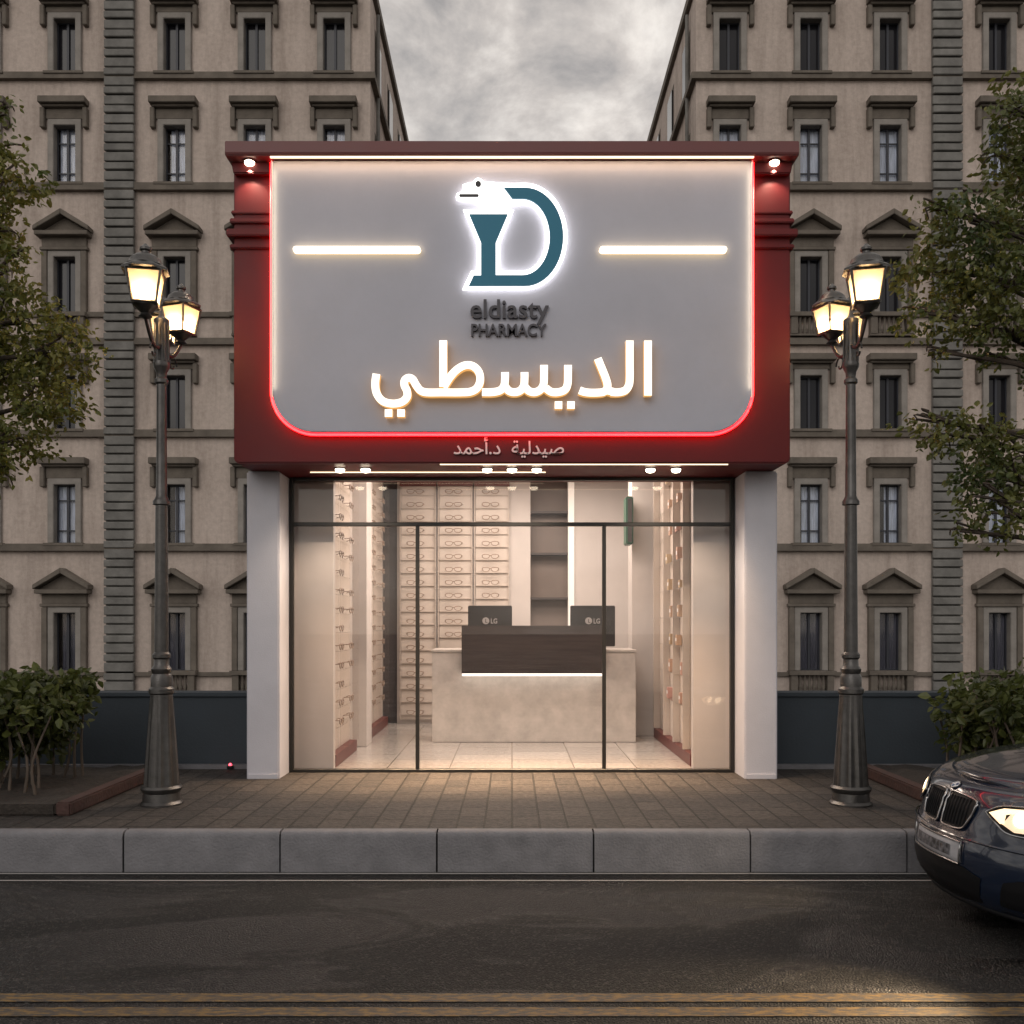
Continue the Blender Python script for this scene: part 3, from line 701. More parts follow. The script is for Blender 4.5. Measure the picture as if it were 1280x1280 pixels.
# side display units (left wall, front and rear) and the white pier between them
for (ya, yb_, nm, nrow) in ((9.30, 10.55, 'front', 15), (11.45, 13.2, 'rear', 15)):
    c = empty('display_unit', (-1.75, (ya+yb_)/2, 0), 'cream shelf unit of eyeglasses on the left interior wall, %s of the two' % nm, 'display unit', 'left wall display units')
    MB().box(-1.797, -1.775, ya, yb_, 0.12, 3.35).build('back_panel', M['cab'], c)
    MB().box(-1.797, -1.70, ya, yb_, 0.003, 0.118).build('baseboard', M['maroon'], c)
    for y in (ya, (ya+yb_)/2, yb_-.02): MB().box(-1.774, -1.68, y, y+.02, 0.12, 3.35).build('side_panel', M['shelfglass'], c)
    for k in range(nrow):
        z = 0.42 + k*0.185
        MB().box(-1.774, -1.69, ya+.022, yb_-.022, z-0.047, z-0.042).build('shelf', M['shelfglass'], c)
        for q, fr in enumerate((0.25, 0.72)):
            if q and nm == 'front' and k % 3 == 2: continue
            glasses((-1.70, ya+(yb_-ya)*fr, z), R(90), 'pair of eyeglasses in the %s left unit, %s row from the bottom, %s side' % (nm, ORD[k], 'near' if q == 0 else 'far'), 'eyeglasses on the left wall')
MB().box(-1.80, -1.64, 10.85, 11.25, 0.003, CEIL-.003).build('interior_pier', M['inwall'], shop)
# right side: pier, glass unit, green sign
MB().box(X(790, 11.9), 1.82, 11.9, 12.3, 0.003, CEIL-.003).build('interior_pier', M['inwall'], shop)
c = empty('glass_display_unit', (1.77, 10.6, 0), 'glass shelf unit with maroon base on the right interior wall', 'display unit')
MB().box(1.80, 1.822, 9.35, 11.75, 0.12, 3.35).build('back_panel', M['cab'], c)
MB().box(1.73, 1.822, 9.35, 11.75, 0.003, 0.118).build('baseboard', M['maroon'], c)
for y in (9.7, 10.3, 10.95, 11.7): MB().box(1.722, 1.798, y, y+.025, 0.12, 3.35).build('side_panel', M['capboard'], c)
for k in range(9): MB().box(1.73, 1.798, 9.37, 11.69, 0.55+k*.3, 0.558+k*.3).build('shelf', M['shelfglass'], c)
rb = random.Random(3)
for k in range(9):
    for q in range(2):
        y = 9.85+rb.uniform(0, .35) if q == 0 else 10.5+rb.uniform(0, .35); hh = rb.uniform(.08, .14)
        o = MB().box(1.735, 1.79, y, y+.09, 0.56+k*.3, 0.56+k*.3+hh).build('medicine_box', mat('box_card', (0.45, 0.25+0.1*rb.random(), 0.22), 0.6), None, bevel=0.004, loc=(1.76, y+.045, 0.56+k*.3))
        lo = MB().box(1.733, 1.7345, y+.01, y+.08, 0.56+k*.3+hh*.4, 0.56+k*.3+hh*.7).build('box_band', M['emblem_white'], o)
        tag(o, 'pinkish box on the right glass unit, %s shelf up, nearer the %s' % (ORD[k], 'window' if q == 0 else 'counter'), 'box', 'boxes on the glass unit')
c = empty('cross_sign', (X(787, 11.6), 11.6, Z(650, 11.6)), 'dark green sign box fixed edge-on to the right interior pier', 'sign')
MB().box(X(783, 11.6), X(792, 11.6), 11.62, 11.898, Z(680, 11.6), Z(620, 11.6)).build('sign_box', M['green'], c, bevel=0.012)
MB().box(X(785, 11.6), X(790, 11.6), 11.612, 11.619, Z(677, 11.6), Z(623, 11.6)).build('sign_edge', M['dark'], c)

# reception counter
YCN = 11.25
c = empty('reception_counter', (0.25, YCN+0.3, 0), 'pale stone reception counter with dark walnut board and lit edge beneath it', 'counter')
cx0, cx1 = X(540, YCN), X(795, YCN); cz = Z(812, YCN)
MB().box(cx0, cx1, YCN, YCN+0.7, 0.002, cz-.03).build('base', M['counter'], c, bevel=0.006)
MB().box(cx0-.01, cx1+.01, YCN-.012, YCN+.72, cz-.028, cz).build('countertop', M['counter'], c, bevel=0.005)
MB().box(X(577, 11.1), X(755, 11.1), 11.1, 11.23, Z(842, 11.1), Z(782, 11.1)).build('front_board', M['wood'], c, bevel=0.004)
MB().box(X(577.5, 11.1), X(754.5, 11.1), 11.115, 11.225, Z(845, 11.1), Z(842.3, 11.1)).build('edge_light', M['whiteled'], c)
# monitors with printed round mark
for a, b, zt, zb, nm in ((585, 640, 757, 792, 'left'), (713, 769, 757, 800, 'right')):
    Ym = 11.55; xm = (X(a, Ym)+X(b, Ym))/2
    mo = empty('monitor', (xm, Ym+.05, cz), 'charcoal computer monitor seen from behind, %s one on the counter' % nm, 'monitor', 'monitors on the counter')
    MB().box(X(a, Ym), X(b, Ym), Ym, Ym+.045, Z(zb+8, Ym), Z(zt, Ym)).build('screen_housing', M['monitor'], mo, bevel=0.008)
    MB().box(xm-.03, xm+.03, Ym+.046, Ym+.07, cz+.012, Z(776, Ym)).build('stand', M['monitor'], mo)
    MB().box(xm-.12, xm+.12, Ym-.05, Ym+.14, cz+.001, cz+.012).build('stand_base', M['monitor'], mo, bevel=0.003)
    q = MB(); cx_, cz_ = xm-0.025*2, Z(776, Ym)
    q.add([(cx_+.042*math.cos(t), Ym-.003, cz_+.042*math.sin(t)) for t in [2*math.pi*k/20 for k in range(20)]], [list(range(20))])
    lg = q.build('round_mark', M['logo_grey'], mo)
    MB().box(cx_-.006, cx_+.002, Ym-.0045, Ym-.0035, cz_-.022, cz_+.022).add([(cx_+.002, Ym-.004, cz_-.022), (cx_+.02, Ym-.004, cz_-.022), (cx_+.02, Ym-.004, cz_-.015), (cx_+.002, Ym-.004, cz_-.015)], [(0, 1, 2, 3)]).build('face_line', M['monitor'], lg)
    pc = 640 + (cx_+.06)*F/Ym
    text_mesh('LG', 'maker_letters', M['logo_grey'], pc, pc+8, 773, 779.5, Ym-.004, .003, mo, 0.02)

# interior lighting: recessed ceiling panels
for (x, y, w, d, e) in ((0, 10.4, 2.4, 0.9, 84), (0.1, 11.9, 2.4, 0.9, 84)):
    c = tag(MB().box(x-w/2, x+w/2, y-d/2, y+d/2, CEIL-.02, CEIL-.002).build('ceiling_light', emit('ceiling_panel', (1.0, 0.84, 0.70), 2.0), None, loc=(x, y, CEIL-.02)), 'long warm ceiling light panel inside the pharmacy %s' % ('near the window' if y < 11 else 'over the counter'), 'ceiling light', 'shop ceiling lights')
    l = bpy.data.lights.new('ceiling_light_glow', 'AREA'); l.shape = 'RECTANGLE'; l.size = w; l.size_y = d; l.energy = e; l.color = (1.0, 0.85, 0.73)
    lo = bpy.data.objects.new('ceiling_light_glow', l); col.objects.link(lo); lo.location = (x, y, CEIL-.03)

# tiny red light at the foot of the left wall
xr, zr = X(288, 9.17), Z(955, 9.17)
o = empty('indicator_lamp', (xr, 9.18, 0.0), 'tiny red light glowing low beside the left white pillar', 'indicator light')
MB().box(xr-.03, xr+.03, 9.15, 9.183, 0.002, 0.035).build('housing', M['blackplastic'], o, bevel=0.006)
MB().lathe([(0.016, 0.036), (0.016, 0.046), (0.011, 0.056), (0.003, 0.060)], xr, 9.166, 12).build('lens', M['redlamp'], o, smooth=50)

# ------------------------------------------------------------------ street lamps
YL = 7.4; q = YL/F
def lz(py): return H - (py-780)*q
def lantern_at(par, dx, dy, zc, ang, s=1.0):
    # zc: bottom of the glass
    hb, wt, wb = 0.228*s, 0.118*s, 0.082*s
    c = [(math.cos(ang+math.pi/4+k*math.pi/2), math.sin(ang+math.pi/4+k*math.pi/2)) for k in range(4)]
    r2 = math.sqrt(2)
    P = lambda k, w, z: (dx+c[k % 4][0]*w*r2, dy+c[k % 4][1]*w*r2, z)
    body = MB()
    for k in range(4):
        body.tube([P(k, wb, zc), P(k, wt, zc+hb)], 0.010*s, 6)
        body.tube([P(k, wb, zc), P(k+1, wb, zc)], 0.012*s, 6)
        body.tube([P(k, wt, zc+hb), P(k+1, wt, zc+hb)], 0.012*s, 6)
    body.lathe([(0.02*s, zc-0.10*s), (0.05*s, zc-0.085*s), (0.03*s, zc-0.06*s), (wb*1.1, zc-0.012*s), (wb*1.1, zc-0.002)], dx, dy, 12)
    body = body.build('lantern', M['iron'], par, smooth=40)
    rf = MB()
    rf.lathe([(wt*1.25, zc+hb+.004), (wt*1.46, zc+hb+.010*s), (wt*1.46, zc+hb+.026*s), (wt*1.2, zc+hb+.05*s)], dx, dy, 8, ang+math.pi/8)
    rf.lathe([(wt*1.17, zc+hb+.051*s), (wt*1.02, zc+hb+.07*s), (wt*0.92, zc+hb+.10*s), (wt*.62, zc+hb+.128*s), (wt*.27, zc+hb+.140*s), (wt*.25, zc+hb+.158*s), (wt*.36, zc+hb+.168*s), (wt*.34, zc+hb+.186*s), (wt*.18, zc+hb+.202*s), (.01*s, zc+hb+.215*s)], dx, dy, 14)
    rf.build('lantern_roof', M['iron'], body, smooth=40)
    gb = MB()
    for k in range(4):
        a0, a1, b0, b1 = P(k, wb*.97, zc+.004), P(k+1, wb*.97, zc+.004), P(k, wt*.97, zc+hb-.004), P(k+1, wt*.97, zc+hb-.004)
        gb.add([a0, a1, b1, b0], [(0, 1, 2, 3)])
    gb.build('lantern_glass', M['frost'], body, fix=False)
    MB().lathe([(.012, zc+.015*s), (.036*s, zc+.04*s), (.042*s, zc+.07*s), (.030*s, zc+.10*s), (.008, zc+.115*s)], dx, dy, 12).build('bulb', M['bulb'], body, smooth=60)
    return body

def lamp(px, sgn, label):
    r = empty('street_lamp', (0, 0, 0), label, 'street lamp', 'lit street lamps')
    P = lambda w, py: (w*q, lz(py))
    b = MB(); b.lathe([P(26, 1007), P(26, 1003), P(23, 1000), P(22, 990), P(24.5, 987), P(25, 984), P(22.5, 981)], n=28).build('base', M['iron'], r, smooth=35)
    # fluted cone
    n = 40; vs = []; fs = []
    prof = [P(21.5, 981), P(19.5, 950), P(17, 915), P(14.8, 885), P(13.5, 868)]
    for i, (rr, z) in enumerate(prof):
        for k in range(n):
            f = 1.0 - (0.09 if k % 4 in (1, 2) and i < 4 else 0.0); a = 2*math.pi*k/n
            vs.append((rr*f*math.cos(a), rr*f*math.sin(a), z))
    for i in range(len(prof)-1):
        for k in range(n): fs.append((i*n+k, i*n+(k+1) % n, (i+1)*n+(k+1) % n, (i+1)*n+k))
    b = MB(); b.add(vs, fs); b.build('fluted_pedestal', M['iron'], r, smooth=35)
    b = MB(); b.lathe([P(13.4, 868), P(15.5, 866), P(15.5, 861), P(13, 858), P(13, 846), P(11, 842), P(12, 840), P(12.5, 836), P(9.5, 832), P(9, 824), P(11, 822), P(11, 818), P(8.6, 815)], n=24).build('collar', M['iron'], r, smooth=35)
    b = MB(); b.lathe([P(8.5, 815), P(7.9, 700), P(7.4, 632), P(10.5, 631), P(10.5, 627), P(8.5, 624), P(6.8, 620), P(6.3, 560), P(5.9, 481)], n=24).build('shaft', M['iron'], r, smooth=35)
    b = MB(); b.lathe([P(6, 481), P(8.2, 479), P(8.2, 475), P(6, 472), P(6.5, 466), P(9.5, 460), P(10.2, 456), P(9, 452), P(8.2, 440), P(7.6, 410), P(9.4, 404), P(9.4, 400), P(4, 396), P(1, 388)], n=20).build('capital', M['iron'], r, smooth=35)
    b = MB()
    for k in range(8):
        a = 2*math.pi*k/8; b.tube([(math.cos(a)*8.6*q, math.sin(a)*8.6*q, lz(452)), (math.cos(a)*8.4*q, math.sin(a)*8.4*q, lz(405))], 0.010, 5)
    b.build('capital_ribs', M['iron'], r, smooth=60)
    # three bracket arms with lanterns
    for dx, dy, pyb, ang, s in ((0.029, -0.40, 381, 0.22*sgn, 1.0), (0.040, 0.32, 417, -0.35*sgn, 0.9), (-0.20, 0.60, 428, 0.2*sgn, 0.85)):
        Yl = YL + dy; zc = H - (pyb-780)*Yl/F; dx *= sgn
        b = MB(); d = Vector((dx, dy, 0)); L_ = d.length; u = d/L_
        pts = [(u*(L_*t)) + Vector((0, 0, lz(430)*(1-t) + (zc-0.10*s)*t - 0.10*math.sin(math.pi*t))) for t in [k/10 for k in range(11)]]
        b.tube(pts, [0.017-0.005*k/10 for k in range(11)], 8)
        cc = u*(L_*0.55) + Vector((0, 0, lz(440)-0.05))
        b.tube([cc + u*(0.07*math.cos(t)*(1-t/9)) + Vector((0, 0, 0.07*math.sin(t)*(1-t/9))) for t in [k*0.45 for k in range(14)]], 0.008, 6)
        b.build('bracket_arm', M['iron'], r, smooth=60)
        lantern_at(r, dx, dy, zc, ang, s)
    r.location = (X(px, YL), YL, 0)
    return r
lamp(202, 1, 'lit triple-lantern cast iron street lamp beside the left shrub')
lamp(1063.5, -1, 'lit triple-lantern cast iron street lamp in front of the parked car')

# ------------------------------------------------------------------ vegetation
def leaf_cloud(mb, clumps, rnd, size, count, droop=0.5):
    wts = [c[3]*c[4]*c[5] for c in clumps]; tot = sum(wts)
    for cl, w in zip(clumps, wts):
        cx, cy, cz_, rx, ry, rz_ = cl; n = int(count*w/tot)
        # twiglets: leaves gather round short sprays
        ns = max(4, n//7)
        for _ in range(ns):
            while True:
                v = Vector((rnd.uniform(-1, 1), rnd.uniform(-1, 1), rnd.uniform(-1, 1)))
                if 0.25 < v.length < 1 or (v.length <= .25 and rnd.random() < .4): break
            v *= rnd.choice((1, 1, 1, 1.12))
            p = Vector((cx+v.x*rx, cy+v.y*ry, cz_+v.z*rz_))
            dirn = Vector((rnd.gauss(0, 1)+v.x, rnd.gauss(0, 1)+v.y, rnd.gauss(0, .6)-droop)).normalized()
            for k in range(7):
                c = p + dirn*((k-2)*size*0.36) + Vector((rnd.gauss(0, 1), rnd.gauss(0, 1), rnd.gauss(0, 1)))*size*0.5
                a = (dirn + Vector((rnd.gauss(0, .7), rnd.gauss(0, .7), rnd.gauss(-.35, .6)))).normalized()
                sd = a.cross(Vector((rnd.gauss(0, 1), rnd.gauss(0, 1), rnd.gauss(0, 1)))).normalized()
                nn = a.cross(sd); L_ = size*rnd.uniform(.65, 1.25); W = L_*rnd.uniform(.24, .36)
                fold = nn*(W*0.35)
                mb.add([c, c+a*L_*.35+sd*W+fold, c+a*L_*.5, c+a*L_*.35-sd*W+fold, c+a*L_, c+a*L_*.72+sd*W*.7+fold*.7, c+a*L_*.72-sd*W*.7+fold*.7], [(0, 1, 2), (0, 2, 3), (1, 5, 4, 2), (3, 2, 4, 6)])

def tree(name, base, limbs, clumps_px, Yc, leaf, size, count, label, seed):
    r = empty(name, base, label, 'tree', 'street trees')
    rnd = random.Random(seed)
    cl = []
    for px, py, rx, ry, dY in clumps_px:
        Y = Yc + dY; cl.append((X(px, Y), Y, Z(py, Y), rx*Y/F, max(rx, ry)*0.9*Y/F, ry*Y/F))
    t = MB(); bx, by, bz_ = base
    t.tube([(bx, by, 0.0), (bx+.03, by, .9), (bx-.02, by+.05, 1.9), (bx+.05, by, 2.9), (bx, by-.05, 4.2), (bx-.05, by, 5.6)], [.17, .13, .115, .10, .075, .04], 12)
    for c in cl:
        tgt = Vector(c[:3]); z0 = max(1.7, min(5.0, tgt.z-0.5)); st = Vector((bx, by, z0)); mid = (st+tgt)/2 + Vector((rnd.uniform(-.1, .1), rnd.uniform(-.15, .15), .12))
        P = catmull([st, mid, tgt], 5); t.tube(P, [.035*(1-i/len(P))+.006 for i in range(len(P))], 6)
        for _ in range(3):
            e = tgt + Vector((rnd.uniform(-1, 1)*c[3], rnd.uniform(-1, 1)*c[4], rnd.uniform(-1, 1)*c[5]))*.9
            P = catmull([mid.lerp(tgt, .6), (tgt+e)/2+Vector((0, 0, .04)), e], 3); t.tube(P, [.011*(1-i/len(P))+.003 for i in range(len(P))], 5)
    t.build('trunk', M['bark'], r, smooth=60)
    lm = MB(); leaf_cloud(lm, cl, rnd, size, count); lm.build('crown', leaf, r, fix=False)
    return r
tree('street_tree', (X(-150, 7.9), 7.9, 0), None, [(2, 140, 22, 20, 0), (0, 185, 28, 28, .1), (18, 225, 38, 34, 0), (2, 285, 30, 42, .1), (8, 340, 34, 34, -.1), (28, 400, 52, 38, 0), (82, 440, 42, 38, 0), (20, 465, 58, 46, .1), (60, 500, 46, 36, -.1), (18, 550, 46, 36, 0), (-4, 590, 24, 26, 0),
    (-70, 250, 60, 90, .2), (-90, 420, 80, 90, 0), (-150, 150, 90, 100, .1), (-170, 330, 90, 110, -.2), (-60, 540, 60, 50, .1)],
    7.6, M['leafL'], 0.054, 31000, 'leafy yellow-green street tree leaning in at the left edge above the shrub', 11)
tree('street_tree', (X(1420, 7.9), 7.9, 0), None, [(1268, 135, 34, 40, 0), (1258, 195, 32, 36, .1), (1212, 278, 58, 34, 0), (1165, 262, 20, 16, 0), (1172, 335, 48, 48, .1), (1240, 350, 60, 64, 0), (1160, 392, 36, 28, -.1), (1240, 412, 52, 22, 0), (1172, 440, 24, 9, 0), (1240, 448, 30, 8, .1), (1195, 543, 52, 27, 0), (1145, 524, 22, 12, 0), (1255, 556, 40, 34, .1), (1238, 596, 50, 34, 0), (1200, 664, 18, 13, -.1), (1255, 645, 36, 32, -.1), (1222, 620, 26, 22, -.2),
    (1340, 200, 70, 110, .2), (1370, 420, 70, 110, 0), (1430, 250, 90, 120, .1), (1340, 600, 60, 70, 0), (1450, 470, 80, 90, 0)],
    7.5, M['leafR'], 0.057, 30000, 'dark green street tree hanging in from the right edge over the car', 23)

def shrub(s, label, seed):
    rnd = random.Random(seed); xa = s*3.42
    r = empty('shrub', (s*4.4, 8.0, 0.05), label, 'shrub', 'shrubs in the planting beds')
    cl = []
    for k in range(30):
        x = s*rnd.uniform(3.6, 6.0) if k > 12 else s*rnd.uniform(3.62, 4.6); y = rnd.uniform(7.5, 8.5)
        h = rnd.uniform(.62, .85)
        P = catmull([(x, y, 0.04), (x+rnd.gauss(0, .05), y+rnd.gauss(0, .04), h*.45), (x+rnd.gauss(0, .10), y+rnd.gauss(0, .08), h)], 4)
        MB().tube(P, [.014*(1-.6*i/len(P)) for i in range(len(P))], 5).build('stem', M['stem'], r, smooth=60)
    top = Z(845, 8.0)
    for k in range(34):
        x = rnd.uniform(3.62, 6.2) if k > 16 else rnd.uniform(3.6, 4.7)
        low = rnd.random() < (.3 if s < 0 else .55)
        z = rnd.uniform(.66, .80) if not low else rnd.uniform(.38, .62)
        cl.append((s*(x+.02), rnd.uniform(7.6, 8.4), z, .19, .2, .16))
    lm = MB(); leaf_cloud(lm, cl, rnd, 0.088, 9500, 0.0); lm.build('foliage', M['shrubleaf'], r, fix=False)
shrub(-1, 'leafy green shrub on bare stems in the planting bed left of the pharmacy', 4)
shrub(1.035, 'leafy green shrub behind the dark car, right of the pharmacy', 8)
for s, side in ((-1, 'left of the pharmacy under the stemmed shrub'), (1, 'right of the pharmacy behind the dark car')):
    r = empty('planting_bed', (s*5, 7.9, 0), 'soil planting bed with red-brown brick edging, %s' % side, 'planting bed', 'planting beds')
    a, b = sorted((s*3.29, s*8.5))
    so = MB(); n = 40; rnd = random.Random(2); vs = []; fs = []
    for i in range(n+1):
        for k in range(13): vs.append((a+(b-a)*i/n, 7.04+1.97*k/12, .045+rnd.uniform(-.02, .03)))
    for i in range(n):
        for k in range(12): fs.append((i*13+k, (i+1)*13+k, (i+1)*13+k+1, i*13+k+1))
    so.add(vs, fs); so.build('soil', M['soil'], r, smooth=50)
    x = s*3.29
    e = MB(); e.box(*sorted((x, x-s*0.11)), 6.93, 9.1, 0.001, 0.10); e.build('edging', M['edging'], r, bevel=0.012)
    e = MB(); e.box(*sorted((x+s*.002, s*8.5)), 6.93, 7.035, 0.001, 0.085); e.build('edging', M['soil'], r, bevel=0.012)

# ------------------------------------------------------------------ car (nose towards -X)
NX, CY = 2.31, 5.27
LV = [(.17, .16, .80), (.20, .06, .85), (.26, .015, .88), (.34, .0, .895), (.44, .0, .90), (.52, .008, .90), (.555, .035, .90), (.62, .05, .90), (.70, .075, .895), (.755, .105, .885), (.785, .15, .87), (.80, .21, .845)]
CL = 4.7; FA = 0.62
def lv(z):
    for i in range(len(LV)-1):
        if LV[i][0] <= z <= LV[i+1][0]:
            t = (z-LV[i][0])/(LV[i+1][0]-LV[i][0]); return [LV[i][k]+(LV[i+1][k]-LV[i][k])*t for k in range(3)]
    return LV[-1] if z > .5 else LV[0]
def surf(v, z, d=0.0):
    _, xf, w = lv(z); t = max(0.0, 1-(v/w)**2); u = xf + FA*(1-math.sqrt(t))
    nx, ny = 1.0, FA*v/(w*w*max(.15, math.sqrt(t))); l = math.hypot(nx, ny)
    return (NX+u-d*nx/l, CY-v-d*ny/l, ROAD+z)
car = empty('parked_car', (NX+2.3, CY, ROAD), 'dark blue saloon car with lit headlights and twin grilles at the right kerb', 'car')
def half_outline(xf, w):
    pts = []
    for k in range(25):
        th = R(90)*k/24; pts.append((xf+FA*(1-math.cos(th)), w*math.sin(th)))
    for u in (.8, 1.2, 1.6, 2.2, 2.8, 3.4, 3.9): pts.append((u, w))
    for k in range(13):
        th = R(90)*k/12; pts.append((CL-xf-.42+.42*math.sin(th), w*math.cos(th)))
    return pts
def rise(u):
    t = max(0, min(1, (u-.12)/1.5)); return .15*(t*t*(3-2*t))**.8
rings = []
for z, xf, w in LV:
    bl = max(0, min(1, (z-.62)/.16)); ho = half_outline(xf, w)
    ring_ = [(NX+u, CY-v, ROAD+z+bl*rise(u)) for u, v in ho] + [(NX+u, CY+v, ROAD+z+bl*rise(u)) for u, v in reversed(ho[1:-1])]
    rings.append(ring_)
m = MB(); n = len(rings[0]); m.v = [p for r_ in rings for p in r_]
for i in range(len(rings)-1):
    for k in range(n): m.f.append([i*n+k, i*n+(k+1) % n, (i+1)*n+(k+1) % n, (i+1)*n+k]); m.m.append(0)
# deck (bonnet, cabin floor, boot) with crown
ho = half_outline(LV[-1][1], LV[-1][2]); NS = 12; base = len(m.v)
for u, v in ho:
    for k in range(NS+1):
        s_ = -1+2*k/NS; c_ = 1-abs(s_)**2.5
        rib = 0.022*math.exp(-((abs(s_*v)-.36)/.05)**2)*min(1, max(0, (u-.25)/.4))
        m.v.append((NX+u-0.05*c_*(1 if u < 1 else 0)*min(1, v/.3), CY-s_*v, ROAD+LV[-1][0]+rise(u)+.045*c_*min(1, v/.5)+rib))
for i in range(len(ho)-1):
    for k in range(NS):
        a = base+i*(NS+1)+k; m.f.append([a, a+1, a+NS+2, a+NS+1]); m.m.append(0)
body = m.build('body', M['carpaint'], car, smooth=35, fix=True)
# cabin
def loop(u0, u1, w, z, nn=10):
    p = []
    for k in range(nn+1):
        th = R(-90)+R(180)*k/nn; p.append((NX+u0+.25*(1-math.cos(th)), CY-w*math.sin(th), z))
    for k in range(nn+1):
        th = R(90)-R(180)*k/nn; p.append((NX+u1-.2*(1-math.cos(th)), CY-w*math.sin(th), z))
    return p
l0, l1 = loop(1.35, 4.25, .80, ROAD+.93), loop(2.1, 3.6, .62, ROAD+1.40)
m = MB(); k_ = len(l0); m.v = l0+l1; m.f = [[i, (i+1) % k_, k_+(i+1) % k_, k_+i] for i in range(k_)]; m.m = [0]*k_
m.build('window', M['dkpane'], car, smooth=40)
l2 = loop(2.2, 3.5, .56, ROAD+1.43); m = MB(); m.v = l1+l2; m.f = [[i, (i+1) % k_, k_+(i+1) % k_, k_+i] for i in range(k_)]+[list(range(k_, 2*k_))]; m.m = [0]*(k_+1)
m.build('roof', M['carpaint'], car, smooth=40)
for u in (.88, 3.7):
    for s in (-1, 1):
        yc = CY - s*.80; xw = NX+u
        def disc(r0, prof): 
            vs = []; nn = 28
            for rr, dy in prof:
                for k in range(nn): a = 2*math.pi*k/nn; vs.append((xw+rr*math.cos(a), yc-s*dy, ROAD+.325+rr*math.sin(a)))
            fs = [(i*nn+k, i*nn+(k+1) % nn, (i+1)*nn+(k+1) % nn, (i+1)*nn+k) for i in range(len(prof)-1) for k in range(nn)]
            return MB().add(vs, fs + [[(len(prof)-1)*nn+k for k in range(nn)]])
        wh = disc(0, [(.20, -.1), (.31, -.1), (.325, -.07), (.325, .10), (.31, .125), (.23, .13)]).build('wheel', M['tyre'], car, smooth=40)
        disc(0, [(.228, .127), (.21, .118), (.19, .10), (.05, .11)]).build('rim', M['chrome'], wh, smooth=40)
        disc(0, [(.37, .085), (.37, .102)]).build('wheel_arch', M['blackplastic'], car)
def patch(poly, d, m_, name, par, d_edge=None, n=6, rings_=4):
    # patch following the nose; poly in (v, z)
    pts = []
    for i in range(len(poly)):
        a, b = poly[i], poly[(i+1) % len(poly)]
        for k in range(n): pts.append((a[0]+(b[0]-a[0])*k/n, a[1]+(b[1]-a[1])*k/n))
    cxv = sum(p[0] for p in pts)/len(pts); czv = sum(p[1] for p in pts)/len(pts); N_ = len(pts)
    mb = MB()
    for r_ in range(rings_+1):
        f = 1-r_/rings_*.999
        for p in pts: mb.v.append(surf(cxv+(p[0]-cxv)*f, czv+(p[1]-czv)*f, (d_edge if d_edge is not None and r_ == 0 else d)))
    for r_ in range(rings_):
        for k in range(N_): mb.f.append([r_*N_+k, r_*N_+(k+1) % N_, (r_+1)*N_+(k+1) % N_, (r_+1)*N_+k]); mb.m.append(0)
    return mb.build(name, m_, par, smooth=50)
def rim(poly, w, d, m_, name, par, soft=True):
    c_ = catmull([Vector(p) for p in poly+[poly[0]]], 4) if soft else [Vector(poly[i]).lerp(Vector(poly[(i+1) % len(poly)]), k_/6) for i in range(len(poly)) for k_ in range(6)]+[Vector(poly[0])]
    pts = [surf(p[0], p[1], d) for p in c_]
    return MB().tube(pts, w, 6).build(name, m_, par, smooth=60)
for s in (-1, 1):
    k = [(s*.025, .585), (s*.02, .70), (s*.045, .745), (s*.235, .735), (s*.275, .70), (s*.24, .60), (s*.19, .572), (s*.05, .570)]
    g_ = patch(k, .006, M['blackplastic'], 'grille', car)
    rim(k, .0065, .010, M['chrome'], 'grille_surround', g_)
    sl = MB()
    for q_ in range(7):
        v = s*(.05+q_*.028); sl.tube([surf(v, .585, .010), surf(v, .655, .010), surf(v, .728, .010)], .004, 5)
    sl.build('grille_bars', M['blackplastic'], g_)
    # headlight
    h = [(s*.35, .690), (s*.43, .735), (s*.62, .752), (s*.745, .752), (s*.765, .690), (s*.70, .622), (s*.52, .608), (s*.43, .645)]
    hl = patch(h, .006, M['blackplastic'], 'headlight', car)
    for vc, zc_, rr in ((s*.545, .690, .038), (s*.665, .695, .040)):
        patch([(vc+rr*math.cos(t), zc_+rr*math.sin(t)) for t in [2*math.pi*k_/12 for k_ in range(12)]], .014, M['headlamp'], 'lamp_ring', hl, n=1, rings_=2)
    patch([(s*.37, .692), (s*.44, .725), (s*.56, .738), (s*.56, .728), (s*.47, .712), (s*.41, .685), (s*.47, .652), (s*.45, .65)], .012, M['drl'], 'running_light', hl, n=2, rings_=2)
    patch([(s*.46, .650), (s*.53, .622), (s*.69, .634), (s*.735, .690), (s*.73, .735), (s*.60, .737), (s*.49, .71)], .010, M['headglow'], 'reflector', hl, n=4)
    rim(h, .005, .010, M['chrome'], 'headlight_trim', hl)
    patch([(s*.48, .245), (s*.52, .37), (s*.60, .40), (s*.80, .395), (s*.83, .30), (s*.74, .24)], .004, M['blackplastic'], 'fog_recess', car)
    l = bpy.data.lights.new('headlight_beam', 'SPOT'); l.energy = 260 if s > 0 else 60; l.color = (1.0, .74, .46); l.spot_size = R(62); l.spot_blend = 1.0; l.shadow_soft_size = .05
    lo = bpy.data.objects.new('headlight_beam', l); col.objects.link(lo); p = surf(s*.62, .70, .05); lo.location = p
    d = Vector((-1.0, -0.42 if s > 0 else 0.0, -0.42)); lo.rotation_euler = d.to_track_quat('-Z', 'Y').to_euler()
patch([(-.36, .225), (-.40, .36), (-.28, .392), (.28, .392), (.40, .36), (.36, .225), (.20, .21), (-.20, .21)], .004, M['blackplastic'], 'lower_intake', car)
pl = patch([(-.26, .405), (-.26, .515), (.26, .515), (.26, .405)], .016, M['platewhite'], 'number_plate', car, d_edge=.004)
rim([(-.262, .403), (-.262, .517), (.262, .517), (.262, .403)], .006, .014, M['chrome'], 'plate_frame', pl, False)
